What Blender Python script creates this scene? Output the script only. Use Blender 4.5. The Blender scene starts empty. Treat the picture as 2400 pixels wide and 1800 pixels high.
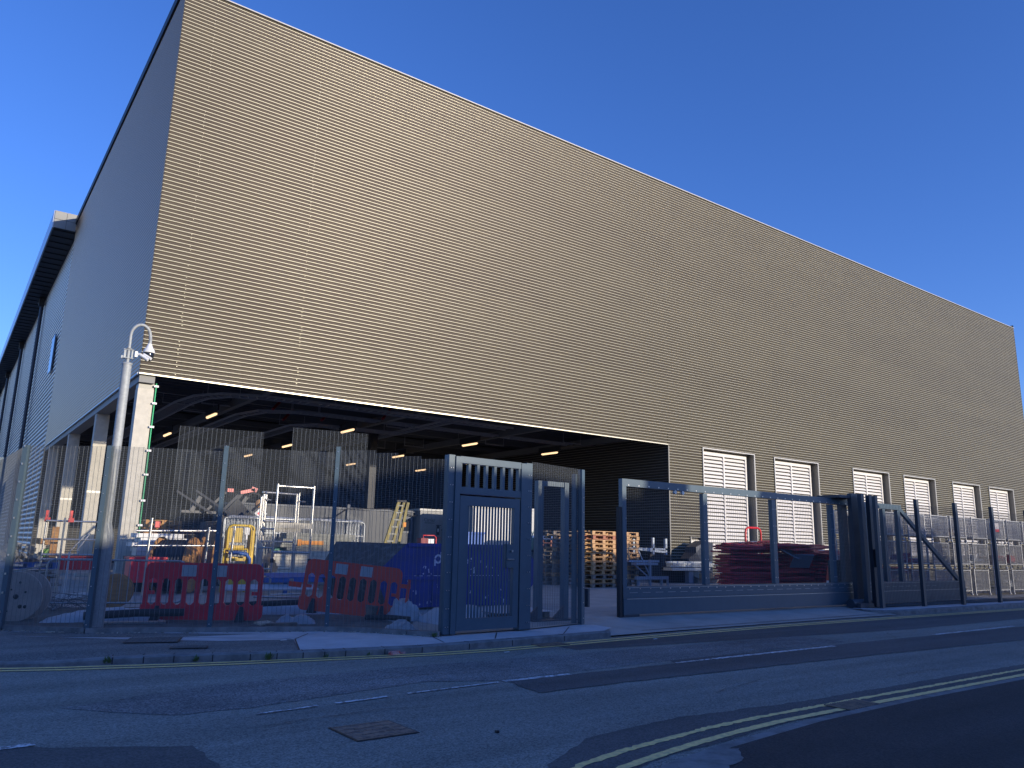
import bpy, math, random
from mathutils import Vector, Matrix
random.seed(7)
rnd = random.random
def ru(a, b): return a + (b - a) * rnd()
SC = bpy.context.scene
COL = SC.collection

# ------------------------------------------------------------------ camera
cam = bpy.data.cameras.new('camera')
cam.lens = 27.162; cam.sensor_width = 36; cam.clip_start = 0.05; cam.clip_end = 3000
co = bpy.data.objects.new('camera', cam); COL.objects.link(co)
R = Matrix(((0.80572887, -0.13830911, -0.57590935), (-0.59189918, -0.15295914, -0.79136519), (0.02136241, 0.97850605, -0.20510864)))
M4 = R.to_4x4()
M4.translation = (0, 0, 1.62)
# ------------------------------------------------------------------ light
co.matrix_world = M4
SC.camera = co
AZ = math.radians(158.6); EL = math.radians(9.2)
SUN_DIR = Vector((math.sin(AZ) * math.cos(EL), math.cos(AZ) * math.cos(EL), math.sin(EL)))
w = bpy.data.worlds.new('World'); SC.world = w; w.use_nodes = True
nt = w.node_tree; bg = nt.nodes['Background']
sky = nt.nodes.new('ShaderNodeTexSky'); sky.sky_type = 'NISHITA'; sky.sun_disc = False
sky.sun_elevation = EL; sky.sun_rotation = AZ; sky.air_density = 1.0; sky.dust_density = 0.3; sky.ozone_density = 3.0
hs = nt.nodes.new('ShaderNodeHueSaturation'); hs.inputs['Saturation'].default_value = 1.12; hs.inputs['Value'].default_value = 1.0
tint = nt.nodes.new('ShaderNodeMix'); tint.data_type = 'RGBA'; tint.blend_type = 'MULTIPLY'; tint.inputs[0].default_value = 1.0
tint.inputs[7].default_value = (0.99, 1.055, 1.72, 1)
nt.links.new(sky.outputs[0], hs.inputs['Color']); nt.links.new(hs.outputs[0], tint.inputs[6]); nt.links.new(tint.outputs[2], bg.inputs[0])
bg.inputs[1].default_value = 0.135
sl = bpy.data.lights.new('sun', 'SUN'); sl.energy = 3.8; sl.angle = math.radians(0.53); sl.color = (1, 0.885, 0.71)
so = bpy.data.objects.new('sun', sl); COL.objects.link(so)
so.rotation_euler = SUN_DIR.to_track_quat('Z', 'Y').to_euler(); so.location = (0, -20, 40)
SC.view_settings.view_transform = 'Standard'; SC.view_settings.look = 'None'; SC.view_settings.exposure = 0.35; SC.view_settings.gamma = 1

# ------------------------------------------------------------------ materials
MATS = {}
def mat(name, c, rough=0.6, metal=0.0, c2=None, scale=4.0, amt=0.5, bump=0.0, bscale=40.0, spec=0.5, emit=None, stretch=None, fac=(0.4, 0.65)):
    if name in MATS: return MATS[name]
    m = bpy.data.materials.new(name); m.use_nodes = True
    n = m.node_tree; b = n.nodes['Principled BSDF']
    b.inputs['Roughness'].default_value = rough; b.inputs['Metallic'].default_value = metal
    b.inputs['Specular IOR Level'].default_value = spec
    b.inputs['Base Color'].default_value = (*c, 1)
    tc = n.nodes.new('ShaderNodeTexCoord')
    src = tc.outputs['Object']
    if stretch:
        mp = n.nodes.new('ShaderNodeMapping'); mp.inputs['Scale'].default_value = stretch
        n.links.new(src, mp.inputs[0]); src = mp.outputs[0]
    if c2:
        nz = n.nodes.new('ShaderNodeTexNoise'); nz.inputs['Scale'].default_value = scale; nz.inputs['Detail'].default_value = 7; nz.inputs['Roughness'].default_value = 0.65
        n.links.new(src, nz.inputs['Vector'])
        mr = n.nodes.new('ShaderNodeMapRange'); mr.inputs['From Min'].default_value = fac[0]; mr.inputs['From Max'].default_value = fac[1]; mr.inputs['To Max'].default_value = amt
        n.links.new(nz.outputs[0], mr.inputs[0])
        mx = n.nodes.new('ShaderNodeMix'); mx.data_type = 'RGBA'
        mx.inputs[6].default_value = (*c, 1); mx.inputs[7].default_value = (*c2, 1)
        n.links.new(mr.outputs[0], mx.inputs[0]); n.links.new(mx.outputs[2], b.inputs['Base Color'])
    if bump:
        nb = n.nodes.new('ShaderNodeTexNoise'); nb.inputs['Scale'].default_value = bscale; nb.inputs['Detail'].default_value = 4
        n.links.new(src, nb.inputs['Vector'])
        bp = n.nodes.new('ShaderNodeBump'); bp.inputs['Strength'].default_value = bump; bp.inputs['Distance'].default_value = 0.02
        n.links.new(nb.outputs[0], bp.inputs['Height']); n.links.new(bp.outputs[0], b.inputs['Normal'])
    if emit:
        b.inputs['Emission Color'].default_value = (*emit[0], 1); b.inputs['Emission Strength'].default_value = emit[1]
    MATS[name] = m; return m

def asphalt(name, c, c2, agg=0.5, rough=0.85, blotch=0.6):
    m = bpy.data.materials.new(name); m.use_nodes = True; n = m.node_tree; b = n.nodes['Principled BSDF']
    b.inputs['Roughness'].default_value = rough; b.inputs['Specular IOR Level'].default_value = 0.35
    tc = n.nodes.new('ShaderNodeTexCoord')
    big = n.nodes.new('ShaderNodeTexNoise'); big.inputs['Scale'].default_value = 0.7; big.inputs['Detail'].default_value = 8; big.inputs['Roughness'].default_value = 0.7
    n.links.new(tc.outputs['Object'], big.inputs['Vector'])
    mx = n.nodes.new('ShaderNodeMix'); mx.data_type = 'RGBA'; mx.inputs[6].default_value = (*c, 1); mx.inputs[7].default_value = (*c2, 1)
    mr = n.nodes.new('ShaderNodeMapRange'); mr.inputs['From Min'].default_value = 0.35; mr.inputs['From Max'].default_value = 0.7; mr.inputs['To Max'].default_value = blotch
    n.links.new(big.outputs[0], mr.inputs[0]); n.links.new(mr.outputs[0], mx.inputs[0])
    st = n.nodes.new('ShaderNodeTexNoise'); st.inputs['Scale'].default_value = 1.0; st.inputs['Detail'].default_value = 6
    mp = n.nodes.new('ShaderNodeMapping'); mp.inputs['Scale'].default_value = (0.12, 1.6, 1); n.links.new(tc.outputs['Object'], mp.inputs[0]); n.links.new(mp.outputs[0], st.inputs['Vector'])
    mr2 = n.nodes.new('ShaderNodeMapRange'); mr2.inputs['From Min'].default_value = 0.35; mr2.inputs['From Max'].default_value = 0.65; mr2.inputs['To Min'].default_value = 0.80; mr2.inputs['To Max'].default_value = 1.15
    n.links.new(st.outputs[0], mr2.inputs[0])
    m3 = n.nodes.new('ShaderNodeMix'); m3.data_type = 'RGBA'; m3.blend_type = 'MULTIPLY'; m3.inputs[0].default_value = 1.0
    vo = n.nodes.new('ShaderNodeTexVoronoi'); vo.inputs['Scale'].default_value = 75; n.links.new(tc.outputs['Object'], vo.inputs['Vector'])
    m2 = n.nodes.new('ShaderNodeMix'); m2.data_type = 'RGBA'; m2.blend_type = 'MULTIPLY'; m2.inputs[0].default_value = agg
    cr = n.nodes.new('ShaderNodeValToRGB'); cr.color_ramp.elements[0].position = 0.0; cr.color_ramp.elements[0].color = (0.35, 0.35, 0.36, 1); cr.color_ramp.elements[1].position = 0.9; cr.color_ramp.elements[1].color = (1.6, 1.6, 1.6, 1)
    sep = n.nodes.new('ShaderNodeSeparateColor'); n.links.new(vo.outputs['Color'], sep.inputs[0]); n.links.new(sep.outputs[0], cr.inputs[0])
    n.links.new(mx.outputs[2], m3.inputs[6]); n.links.new(mr2.outputs[0], m3.inputs[7]); n.links.new(m3.outputs[2], m2.inputs[6]); n.links.new(cr.outputs[0], m2.inputs[7]); n.links.new(m2.outputs[2], b.inputs['Base Color'])
    bp = n.nodes.new('ShaderNodeBump'); bp.inputs['Strength'].default_value = 0.6; bp.inputs['Distance'].default_value = 0.008
    n.links.new(vo.outputs['Distance'], bp.inputs['Height']); n.links.new(bp.outputs[0], b.inputs['Normal'])
    MATS[name] = m; return m

clad = mat('taupe_cladding', (0.060, 0.055, 0.034), rough=0.46, metal=0.0, c2=(0.048, 0.044, 0.028), scale=0.5, amt=0.8, stretch=(1, 1, 3), spec=0.20)
clad.node_tree.nodes['Principled BSDF'].inputs['Specular Tint'].default_value = (1.0, 0.78, 0.95, 1)
def sheet_tone(m_, run, amt=.10):
    # every cladding sheet has its own slight tone
    n = m_.node_tree; b = n.nodes['Principled BSDF']; old = b.inputs['Base Color'].links[0].from_socket
    tc = n.nodes.new('ShaderNodeTexCoord'); sp = n.nodes.new('ShaderNodeSeparateXYZ'); n.links.new(tc.outputs['Object'], sp.inputs[0])
    dv = n.nodes.new('ShaderNodeMath'); dv.operation = 'DIVIDE'; dv.inputs[1].default_value = run; n.links.new(sp.outputs['X'], dv.inputs[0])
    dz = n.nodes.new('ShaderNodeMath'); dz.operation = 'DIVIDE'; dz.inputs[1].default_value = 1.096; n.links.new(sp.outputs['Z'], dz.inputs[0])
    fx = n.nodes.new('ShaderNodeMath'); fx.operation = 'FLOOR'; n.links.new(dv.outputs[0], fx.inputs[0])
    fz = n.nodes.new('ShaderNodeMath'); fz.operation = 'FLOOR'; n.links.new(dz.outputs[0], fz.inputs[0])
    cb = n.nodes.new('ShaderNodeCombineXYZ'); n.links.new(fx.outputs[0], cb.inputs[0]); n.links.new(fz.outputs[0], cb.inputs[1])
    wn = n.nodes.new('ShaderNodeTexWhiteNoise'); n.links.new(cb.outputs[0], wn.inputs['Vector'])
    mr = n.nodes.new('ShaderNodeMapRange'); mr.inputs['To Min'].default_value = 1-amt; mr.inputs['To Max'].default_value = 1+amt; n.links.new(wn.outputs['Value'], mr.inputs[0])
    mx = n.nodes.new('ShaderNodeMix'); mx.data_type = 'RGBA'; mx.blend_type = 'MULTIPLY'; mx.inputs[0].default_value = 1
    n.links.new(old, mx.inputs[6]); n.links.new(mr.outputs[0], mx.inputs[7]); n.links.new(mx.outputs[2], b.inputs['Base Color'])
sheet_tone(clad, 8.2)
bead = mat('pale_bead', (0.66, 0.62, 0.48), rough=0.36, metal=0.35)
bead_g = mat('gable_bead_sheen', (0.48, 0.32, 0.21), rough=0.35, metal=0.6)  # gable bead, reflected warmth put into its brown as well
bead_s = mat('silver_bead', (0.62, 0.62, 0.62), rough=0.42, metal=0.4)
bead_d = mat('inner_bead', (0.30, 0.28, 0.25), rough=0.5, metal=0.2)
clad_g = mat('gable_cladding_sheen', (0.16, 0.085, 0.045), rough=0.36, metal=0.6, spec=0.35)  # taupe cladding; warm reflected light is put into this coppery tone
clad_s = mat('silver_cladding', (0.07, 0.07, 0.072), rough=0.55, metal=0.0, c2=(0.06, 0.06, 0.06), scale=1.0)
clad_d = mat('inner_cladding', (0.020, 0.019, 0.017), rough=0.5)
flash = mat('pale_flashing', (0.55, 0.53, 0.48), rough=0.35, metal=0.4)
jamb = mat('grey_flashing', (0.20, 0.195, 0.18), rough=0.45, metal=0.3)
dark = mat('dark_steel', (0.035, 0.036, 0.04), rough=0.55, metal=0.2)
deck = mat('dark_soffit', (0.022, 0.023, 0.026), rough=0.8)
anth = mat('anthracite_paint', (0.080, 0.122, 0.152), rough=0.36, c2=(0.068, 0.104, 0.13), scale=5, amt=0.6)
anth_d = mat('black_blue_paint', (0.045, 0.055, 0.07), rough=0.45)
wire = mat('coated_wire', (0.17, 0.185, 0.19), rough=0.45)
galv = mat('galvanised_steel', (0.5, 0.52, 0.53), rough=0.38, metal=0.7, c2=(0.36, 0.38, 0.39), scale=30, amt=0.8)
alum = mat('aluminium_tube', (0.72, 0.70, 0.66), rough=0.3, metal=0.85, c2=(0.5, 0.48, 0.45), scale=18, amt=0.7)
white = mat('white_louvre_paint', (0.72, 0.69, 0.64), rough=0.45)
whitep = mat('white_plastic', (0.8, 0.8, 0.78), rough=0.4, c2=(0.6, 0.58, 0.54), scale=9, amt=0.35)
conc_col = mat('cream_concrete', (0.60, 0.56, 0.47), rough=0.8, c2=(0.45, 0.42, 0.35), scale=5, amt=0.55, bump=0.2)
red = mat('red_plastic', (0.95, 0.02, 0.045), rough=0.42, c2=(0.7, 0.02, 0.04), scale=7, amt=0.7)
redf = mat('faded_red_plastic', (0.55, 0.04, 0.06), rough=0.5, c2=(0.24, 0.03, 0.045), scale=5, amt=0.8)
orange = mat('orange_red_plastic', (1.0, 0.09, 0.035), rough=0.42, c2=(0.85, 0.06, 0.03), scale=5, amt=0.7)
refl = mat('grey_reflective', (0.55, 0.58, 0.60), rough=0.4, c2=(0.4, 0.42, 0.44), scale=14, amt=0.5)
blackp = mat('black_rubber', (0.02, 0.02, 0.022), rough=0.6)
wood = mat('pale_timber', (0.62, 0.37, 0.18), rough=0.75, c2=(0.30, 0.18, 0.09), scale=6, amt=0.8, stretch=(1, 6, 6))
woodo = mat('orange_timber', (0.58, 0.30, 0.10), rough=0.75, c2=(0.34, 0.16, 0.06), scale=5, amt=0.8, stretch=(1, 1, 5))
woodg = mat('weathered_timber', (0.30, 0.25, 0.20), rough=0.85, c2=(0.15, 0.12, 0.10), scale=5, amt=0.9)
woodr = mat('reddish_timber', (0.40, 0.16, 0.10), rough=0.8, c2=(0.24, 0.1, 0.07), scale=6, amt=0.8)
drumw = mat('grey_plywood', (0.52, 0.44, 0.38), rough=0.85, c2=(0.38, 0.32, 0.28), scale=4, amt=0.8, bump=0.2)
blue = mat('blue_paint', (0.03, 0.12, 0.42), rough=0.5, c2=(0.02, 0.07, 0.25), scale=6, amt=0.7)
skipb = mat('skip_blue_paint', (0.016, 0.032, 0.30), rough=0.45, c2=(0.010, 0.018, 0.16), scale=2.2, amt=0.8)
skipin = mat('scraped_steel', (0.07, 0.062, 0.055), rough=0.7, c2=(0.28, 0.26, 0.24), scale=7, amt=0.75, fac=(0.5, 0.72))
yellow = mat('yellow_paint', (0.75, 0.50, 0.02), rough=0.45, c2=(0.5, 0.3, 0.03), scale=6, amt=0.6)
yellow_d = mat('shaded_dull_yellow', (0.24, 0.19, 0.035), rough=0.55)  # yellow fibreglass; the ladder's shade is part of this dull colour
green = mat('green_conduit', (0.02, 0.42, 0.16), rough=0.4)
greyc = mat('shaded_cabin_grey', (0.040, 0.050, 0.068), rough=0.5, c2=(0.034, 0.042, 0.058), scale=2, amt=0.6)  # the cabin's shade is mixed into this dark bluish grey
reefw = mat('white_container_paint', (0.62, 0.62, 0.60), rough=0.45, c2=(0.5, 0.5, 0.48), scale=2, amt=0.5)
glassd = mat('dark_glass', (0.02, 0.025, 0.03), rough=0.1)
cream = mat('cream_board', (0.62, 0.58, 0.47), rough=0.75, c2=(0.38, 0.35, 0.27), scale=9, amt=0.8)
greyb = mat('grey_board', (0.36, 0.36, 0.30), rough=0.8, c2=(0.2, 0.2, 0.17), scale=12, amt=0.8)
sheet = mat('white_sheeting', (0.55, 0.58, 0.62), rough=0.55, c2=(0.4, 0.43, 0.48), scale=5, amt=0.6, bump=0.5, bscale=9)
rubble = mat('pale_rubble', (0.45, 0.42, 0.36), rough=0.9, c2=(0.14, 0.13, 0.12), scale=6, amt=0.9)
concrete = mat('yard_concrete', (0.42, 0.40, 0.37), rough=0.8, c2=(0.30, 0.285, 0.26), scale=1.1, amt=0.9, bump=0.15, bscale=30)
paving = mat('pavement_concrete', (0.55, 0.55, 0.56), rough=0.8, c2=(0.42, 0.42, 0.43), scale=2.3, amt=0.8, bump=0.3, bscale=50)
kerbm = mat('kerb_concrete', (0.24, 0.24, 0.235), rough=0.85, c2=(0.12, 0.12, 0.12), scale=4, amt=0.9, bump=0.4, bscale=35)
ylw = mat('yellow_road_paint', (1.0, 0.72, 0.27), rough=0.7, c2=(0.50, 0.40, 0.22), scale=14, amt=0.7)
wht = mat('white_road_paint', (0.75, 0.75, 0.75), rough=0.7, c2=(0.20, 0.20, 0.20), scale=16, amt=1.0, fac=(0.46, 0.56))
iron = mat('rusty_iron', (0.34, 0.23, 0.16), rough=0.75, metal=0.1, c2=(0.14, 0.11, 0.10), scale=14, amt=0.9, bump=0.4)
mud = mat('yard_dirt', (0.10, 0.09, 0.08), rough=0.95, c2=(0.19, 0.175, 0.155), scale=3, amt=0.8, bump=0.7, bscale=12)
brick = mat('house_brick', (0.28, 0.12, 0.08), rough=0.9, c2=(0.2, 0.09, 0.06), scale=8)
slate = mat('slate_roof', (0.07, 0.07, 0.08), rough=0.7)
leafm = mat('weed_leaf', (0.10, 0.15, 0.05), rough=0.6)
lampm = mat('lit_diffuser', (0.9, 0.75, 0.5), rough=0.5, emit=((1.0, 0.66, 0.36), 1.25))
tar_old = asphalt('old_asphalt', (0.215, 0.215, 0.19), (0.275, 0.27, 0.24), 0.65)
tar_rough = asphalt('coarse_asphalt', (0.15, 0.145, 0.14), (0.33, 0.32, 0.30), 1.0)
tar_new = asphalt('dark_asphalt', (0.105, 0.10, 0.097), (0.135, 0.13, 0.125), 0.5)
tar_path = asphalt('footway_asphalt', (0.19, 0.187, 0.175), (0.15, 0.147, 0.14), 0.7)
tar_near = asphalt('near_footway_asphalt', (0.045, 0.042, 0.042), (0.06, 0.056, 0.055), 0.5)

# ------------------------------------------------------------------ mesh builder
OFF = {}
class MB:
    def __init__(s): s.v = []; s.f = []; s.sm = []; s.bead = []
    def add(s, vs, fs, smooth=False):
        b = len(s.v); s.v += [tuple(v) for v in vs]
        for f in fs: s.f.append([i + b for i in f]); s.sm.append(smooth)
        return s
    def box(s, x0, y0, z0, x1, y1, z1):
        if x0 > x1: x0, x1 = x1, x0
        if y0 > y1: y0, y1 = y1, y0
        if z0 > z1: z0, z1 = z1, z0
        return s.add([(x0,y0,z0),(x1,y0,z0),(x1,y1,z0),(x0,y1,z0),(x0,y0,z1),(x1,y0,z1),(x1,y1,z1),(x0,y1,z1)],
                     [(0,3,2,1),(4,5,6,7),(0,1,5,4),(1,2,6,5),(2,3,7,6),(3,0,4,7)])
    def obox(s, c, size, rz=0, rx=0, ry=0):
        m = Matrix.Translation(c) @ Matrix.Rotation(rz, 4, 'Z') @ Matrix.Rotation(ry, 4, 'Y') @ Matrix.Rotation(rx, 4, 'X')
        hx, hy, hz = size[0]/2, size[1]/2, size[2]/2
        vs = [m @ Vector(p) for p in [(-hx,-hy,-hz),(hx,-hy,-hz),(hx,hy,-hz),(-hx,hy,-hz),(-hx,-hy,hz),(hx,-hy,hz),(hx,hy,hz),(-hx,hy,hz)]]
        return s.add(vs, [(0,3,2,1),(4,5,6,7),(0,1,5,4),(1,2,6,5),(2,3,7,6),(3,0,4,7)])
    def bar(s, p, q, w, h=None, up=(0,0,1)):
        h = h or w; p = Vector(p); q = Vector(q); d = (q - p).normalized(); u = Vector(up)
        if abs(d.dot(u)) > 0.98: u = Vector((0, 1, 0))
        a = d.cross(u).normalized() * w/2; b = a.cross(d).normalized() * h/2
        vs = [p-a-b, p+a-b, p+a+b, p-a+b, q-a-b, q+a-b, q+a+b, q-a+b]
        return s.add(vs, [(0,1,2,3),(7,6,5,4),(0,4,5,1),(1,5,6,2),(2,6,7,3),(3,7,4,0)])
    def tube(s, pts, r, n=8, closed=False, smooth=True):
        pts = [Vector(p) for p in pts]; N = len(pts); rings = []
        rr = r if isinstance(r, (list, tuple)) else [r] * N
        prev = None
        for i, p in enumerate(pts):
            if closed: d = pts[(i+1) % N] - pts[i-1]
            else: d = pts[min(i+1, N-1)] - pts[max(i-1, 0)]
            d.normalize()
            if prev is None:
                u = Vector((0,0,1)) if abs(d.z) < 0.9 else Vector((1,0,0))
                a = d.cross(u).normalized()
            else: a = (prev - d * prev.dot(d)).normalized()
            prev = a; b = d.cross(a)
            rings.append([p + (a*math.cos(2*math.pi*k/n) + b*math.sin(2*math.pi*k/n))*rr[i] for k in range(n)])
        vs = [v for rg in rings for v in rg]; fs = []
        for i in range(N if closed else N-1):
            j = (i+1) % N
            for k in range(n): fs.append((i*n+k, i*n+(k+1)%n, j*n+(k+1)%n, j*n+k))
        s.add(vs, fs, smooth)
        if not closed: s.add(rings[0][::-1], [tuple(range(n))]); s.add(rings[-1], [tuple(range(n))])
        return s
    def lathe(s, prof, c=(0,0,0), n=24, ax='Z'):
        vs = []; fs = []
        for r, z in prof:
            for k in range(n):
                a = 2*math.pi*k/n; x, y = r*math.cos(a), r*math.sin(a)
                p = (x, y, z) if ax == 'Z' else ((x, z, y) if ax == 'Y' else (z, x, y))
                vs.append((p[0]+c[0], p[1]+c[1], p[2]+c[2]))
        for i in range(len(prof)-1):
            for k in range(n): fs.append((i*n+k, i*n+(k+1)%n, (i+1)*n+(k+1)%n, (i+1)*n+k))
        return s.add(vs, fs, True)
    def prism(s, poly, z0, z1):
        n = len(poly); vs = [(x,y,z0) for x,y in poly] + [(x,y,z1) for x,y in poly]
        return s.add(vs, [tuple(range(n))[::-1], tuple(range(n, 2*n))] + [(i,(i+1)%n,n+(i+1)%n,n+i) for i in range(n)])
    def xz(s, poly, y0, y1):
        n = len(poly); vs = [(x,y0,z) for x,z in poly] + [(x,y1,z) for x,z in poly]
        return s.add(vs, [tuple(range(n)), tuple(range(n, 2*n))[::-1]] + [(i,n+i,n+(i+1)%n,(i+1)%n) for i in range(n)])
    def sheet(s, poly, z):
        return s.add([(x,y,z if not callable(z) else z(x,y)) for x,y in poly], [tuple(range(len(poly)))])
    def strip(s, pts, wid, z):
        # ribbon along a polyline on the ground
        P = [Vector((p[0], p[1])) for p in pts]; L = []; Rr = []
        for i, p in enumerate(P):
            d = (P[min(i+1, len(P)-1)] - P[max(i-1, 0)]).normalized(); nn = Vector((-d.y, d.x))
            ww = wid[i] if isinstance(wid, (list, tuple)) else wid
            L.append(p + nn*ww/2); Rr.append(p - nn*ww/2)
        vs = [(a.x,a.y,z) for a in L] + [(a.x,a.y,z) for a in Rr]; n = len(P)
        return s.add(vs, [(n+i, n+i+1, i+1, i) for i in range(n-1)])
    def rot(s, i0, m):
        for k in range(i0, len(s.v)): s.v[k] = tuple(m @ Vector(s.v[k]))
        return s
    def build(s, name, m, parent=None, world=False, label=None):
        me = bpy.data.meshes.new(name)
        o = Vector(OFF.get(parent.name, (0,0,0))) if (parent and world) else None
        vs = s.v if o is None else [(x-o.x, y-o.y, z-o.z) for x,y,z in s.v]
        me.from_pydata(vs, [], s.f); me.polygons.foreach_set('use_smooth', s.sm); me.materials.append(m)
        if s.bead:
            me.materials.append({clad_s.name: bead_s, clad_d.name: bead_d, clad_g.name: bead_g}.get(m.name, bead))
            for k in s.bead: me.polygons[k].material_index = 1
        me.update()
        ob = bpy.data.objects.new(name, me); COL.objects.link(ob)
        if parent:
            ob.parent = parent; OFF[ob.name] = OFF.get(parent.name, (0,0,0))
        if label: ob['label'] = label
        return ob
def thing(name, label, cat, loc=(0,0,0), rz=0, group=None):
    o = bpy.data.objects.new(name, None); COL.objects.link(o); o.location = loc; o.rotation_euler = (0,0,rz)
    o.empty_display_size = 0.2; o['label'] = label; o['category'] = cat; OFF[o.name] = tuple(loc)
    if group: o['group'] = group
    return o
def tag(o, label, cat, group=None):
    o['label'] = label; o['category'] = cat
    if group: o['group'] = group
    return o
def struct(name, mb, m):
    o = mb.build(name, m); o['kind'] = 'structure'; return o
def dup(root, loc, rz=0, label=None, group=None, rx=0, ry=0):
    def cp(o, par):
        c = o.copy(); COL.objects.link(c); c.parent = par
        for ch in [k for k in o.children]: cp(ch, c)
        return c
    r = cp(root, None); r.location = loc; r.rotation_euler = (rx, ry, rz)
    if label: r['label'] = label
    if group: r['group'] = group
    return r
ORD = ['first','second','third','fourth','fifth','sixth','seventh','eighth','ninth','tenth','eleventh','twelfth','thirteenth','fourteenth','fifteenth','sixteenth']
def text_mesh(txt, size, m, parent, origin, ux=(1,0,0), uz=(0,0,1), name='lettering', ext=0.002, bold=False, xs=1.0):
    cu = bpy.data.curves.new(name, 'FONT'); cu.body = txt; cu.size = size; cu.extrude = ext
    if bold: cu.offset = 0.004 * size / 0.2
    t = bpy.data.objects.new(name, cu); COL.objects.link(t)
    dg = bpy.context.evaluated_depsgraph_get(); me = bpy.data.meshes.new_from_object(t.evaluated_get(dg))
    bpy.data.objects.remove(t)
    ux = Vector(ux).normalized(); uz = Vector(uz).normalized(); un = ux.cross(uz)
    for v in me.vertices:
        c = v.co; v.co = Vector(origin) + ux*c.x*xs + uz*c.y + un*c.z
    me.materials.clear(); me.materials.append(m)
    ob = bpy.data.objects.new(name, me); COL.objects.link(ob); ob.parent = parent
    o = OFF.get(parent.name, (0,0,0)); ob.location = (-o[0], -o[1], -o[2]); OFF[ob.name] = o
    return ob

# ================================================================== SETTING
YZ = 0.13
struct('ground', MB().sheet([(-900,-900),(900,-900),(900,900),(-900,900)], -0.02), tar_old)
road = MB()
far_k = [(-40,30),(-2,14.0),(0.3,12.35),(0.87,11.95),(1.45,11.72),(2.1,11.60),(2.81,11.40),(3.74,11.12),(4.43,10.95),(5.03,10.85),(6.21,10.70),(8.0,10.82),(10.4,11.0),(13.2,11.2),(18.8,11.35),(21.6,11.35),(29.5,11.4),(140,12.5)]
near_k = [(-40,-14),(2.0,2.85),(3.3,3.65),(4.0,4.05),(4.6,4.24),(5.3,4.38),(6.83,4.56),(8.7,4.63),(11.5,4.63),(140,5.4)]
road.sheet([(-60,-14)] + near_k + far_k[::-1] + [(-60,30)], 0.0)
struct('road', road, tar_old)
def ragged(poly, st=.12, j=.018):
    out = []; rs = random.Random(len(poly)*7)
    for (a, b) in zip(poly, poly[1:]+poly[:1]):
        L = math.hypot(b[0]-a[0], b[1]-a[1]); n = max(1, min(120, int(L/st)))
        for k in range(n): out.append((a[0]+(b[0]-a[0])*k/n+rs.uniform(-j,j), a[1]+(b[1]-a[1])*k/n+rs.uniform(-j,j)))
    return out
# patches of different surfacing
struct('road_coarse_patch', MB().sheet(ragged([(1.2,8.9),(2.77,9.45),(5.63,9.63),(10,9.5),(14,9.5),(14,8.45),(9.07,8.33),(5.8,8.15),(4.99,8.51),(2.76,8.05),(2.04,8.06)]), 0.004), tar_rough)
struct('road_trench_patch', MB().sheet(ragged([(5.89,8.04),(5.75,7.24),(6.96,7.28),(12.98,7.15),(17.66,6.93),(40,6.6),(40,8.0),(9.07,8.33),(8.9,8.08)]), 0.0065), tar_new)
struct('road_kerbside_band', MB().sheet(ragged([(8.6,10.35),(8.6,9.9),(17.8,9.15),(23.7,9.26),(60,9.6),(60,11.2),(28,10.7),(15,10.7)]), 0.004), tar_new)
struct('road_near_band', MB().sheet(ragged([(3.6,4.3),(4.0,4.9),(4.79,5.38),(6.04,5.56),(7.92,5.42),(13.73,5.43),(40,5.7),(40,5.05),(12,4.9),(7,4.85),(5,4.6)]), 0.004), tar_new)
struct('road_left_patch', MB().sheet(ragged([(-3,7.6),(0.64,7.52),(1.9,6.83),(1.92,6.1),(1.6,5.0),(-3,3)]), 0.004), tar_new)
ck = MB(); rs = random.Random(21)
for (x, y, a, L) in ((4.3,8.9,.1,2.2),(7.5,6.2,.5,1.4),(2.6,7.2,-.1,1.8),(11.5,9.2,.02,3.0),(5.6,9.9,.05,2.2),(10.8,5.8,.1,2.5),(1.5,8.6,.3,1.2),(14,7.6,.0,3)):
    pts = [(x,y)]
    for k in range(int(L/.08)):
        a += rs.uniform(-.35,.35)*.6; a *= .93; pts.append((pts[-1][0]+.08*math.cos(a), pts[-1][1]+.08*math.sin(a)))
    ck.strip(pts, [rs.uniform(.004,.014) for _ in pts], 0.0105)
struct('road_cracks', ck, blackp)
# markings
mk = MB()
far_y = [(-2,13.6),(0.3,12.15),(0.9,11.80),(1.5,11.57),(1.9,11.47),(2.66,11.25),(3.48,11.06),(4.26,10.93),(5.35,10.74),(6.25,10.60),(7.47,10.55),(8.56,10.60),(10.17,10.72),(12.53,10.86),(15.51,10.98),(20.05,11.02),(28,10.98),(80,11.4)]
mk.strip([(x,y-0.0) for x,y in far_y], 0.09, 0.008)
mk.strip([(x,y-0.20) for x,y in far_y], 0.09, 0.008)
struct('yellow_line_far_kerb', mk, ylw)
near_o = [(2.2,3.45),(3.4,4.35),(4.18,4.76),(4.75,4.90),(5.34,4.99),(6.0,5.08),(6.75,5.13),(8.11,5.15),(9.88,5.16),(13.02,5.18),(40,5.5)]
near_i = [(2.4,3.25),(3.6,4.12),(4.43,4.55),(5.0,4.67),(5.51,4.76),(6.2,4.85),(6.93,4.91),(8.07,4.93),(9.42,4.94),(12.5,4.95),(40,5.27)]
def dense(pts, st=.05):
    out = []
    for a, b in zip(pts[:-1], pts[1:]):
        n = max(1, min(200, int(math.hypot(b[0]-a[0], b[1]-a[1])/st)))
        out += [(a[0]+(b[0]-a[0])*k/n, a[1]+(b[1]-a[1])*k/n) for k in range(n)]
    return out + [pts[-1]]
rs = random.Random(12); no_, ni_ = dense(near_o), dense(near_i)
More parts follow.
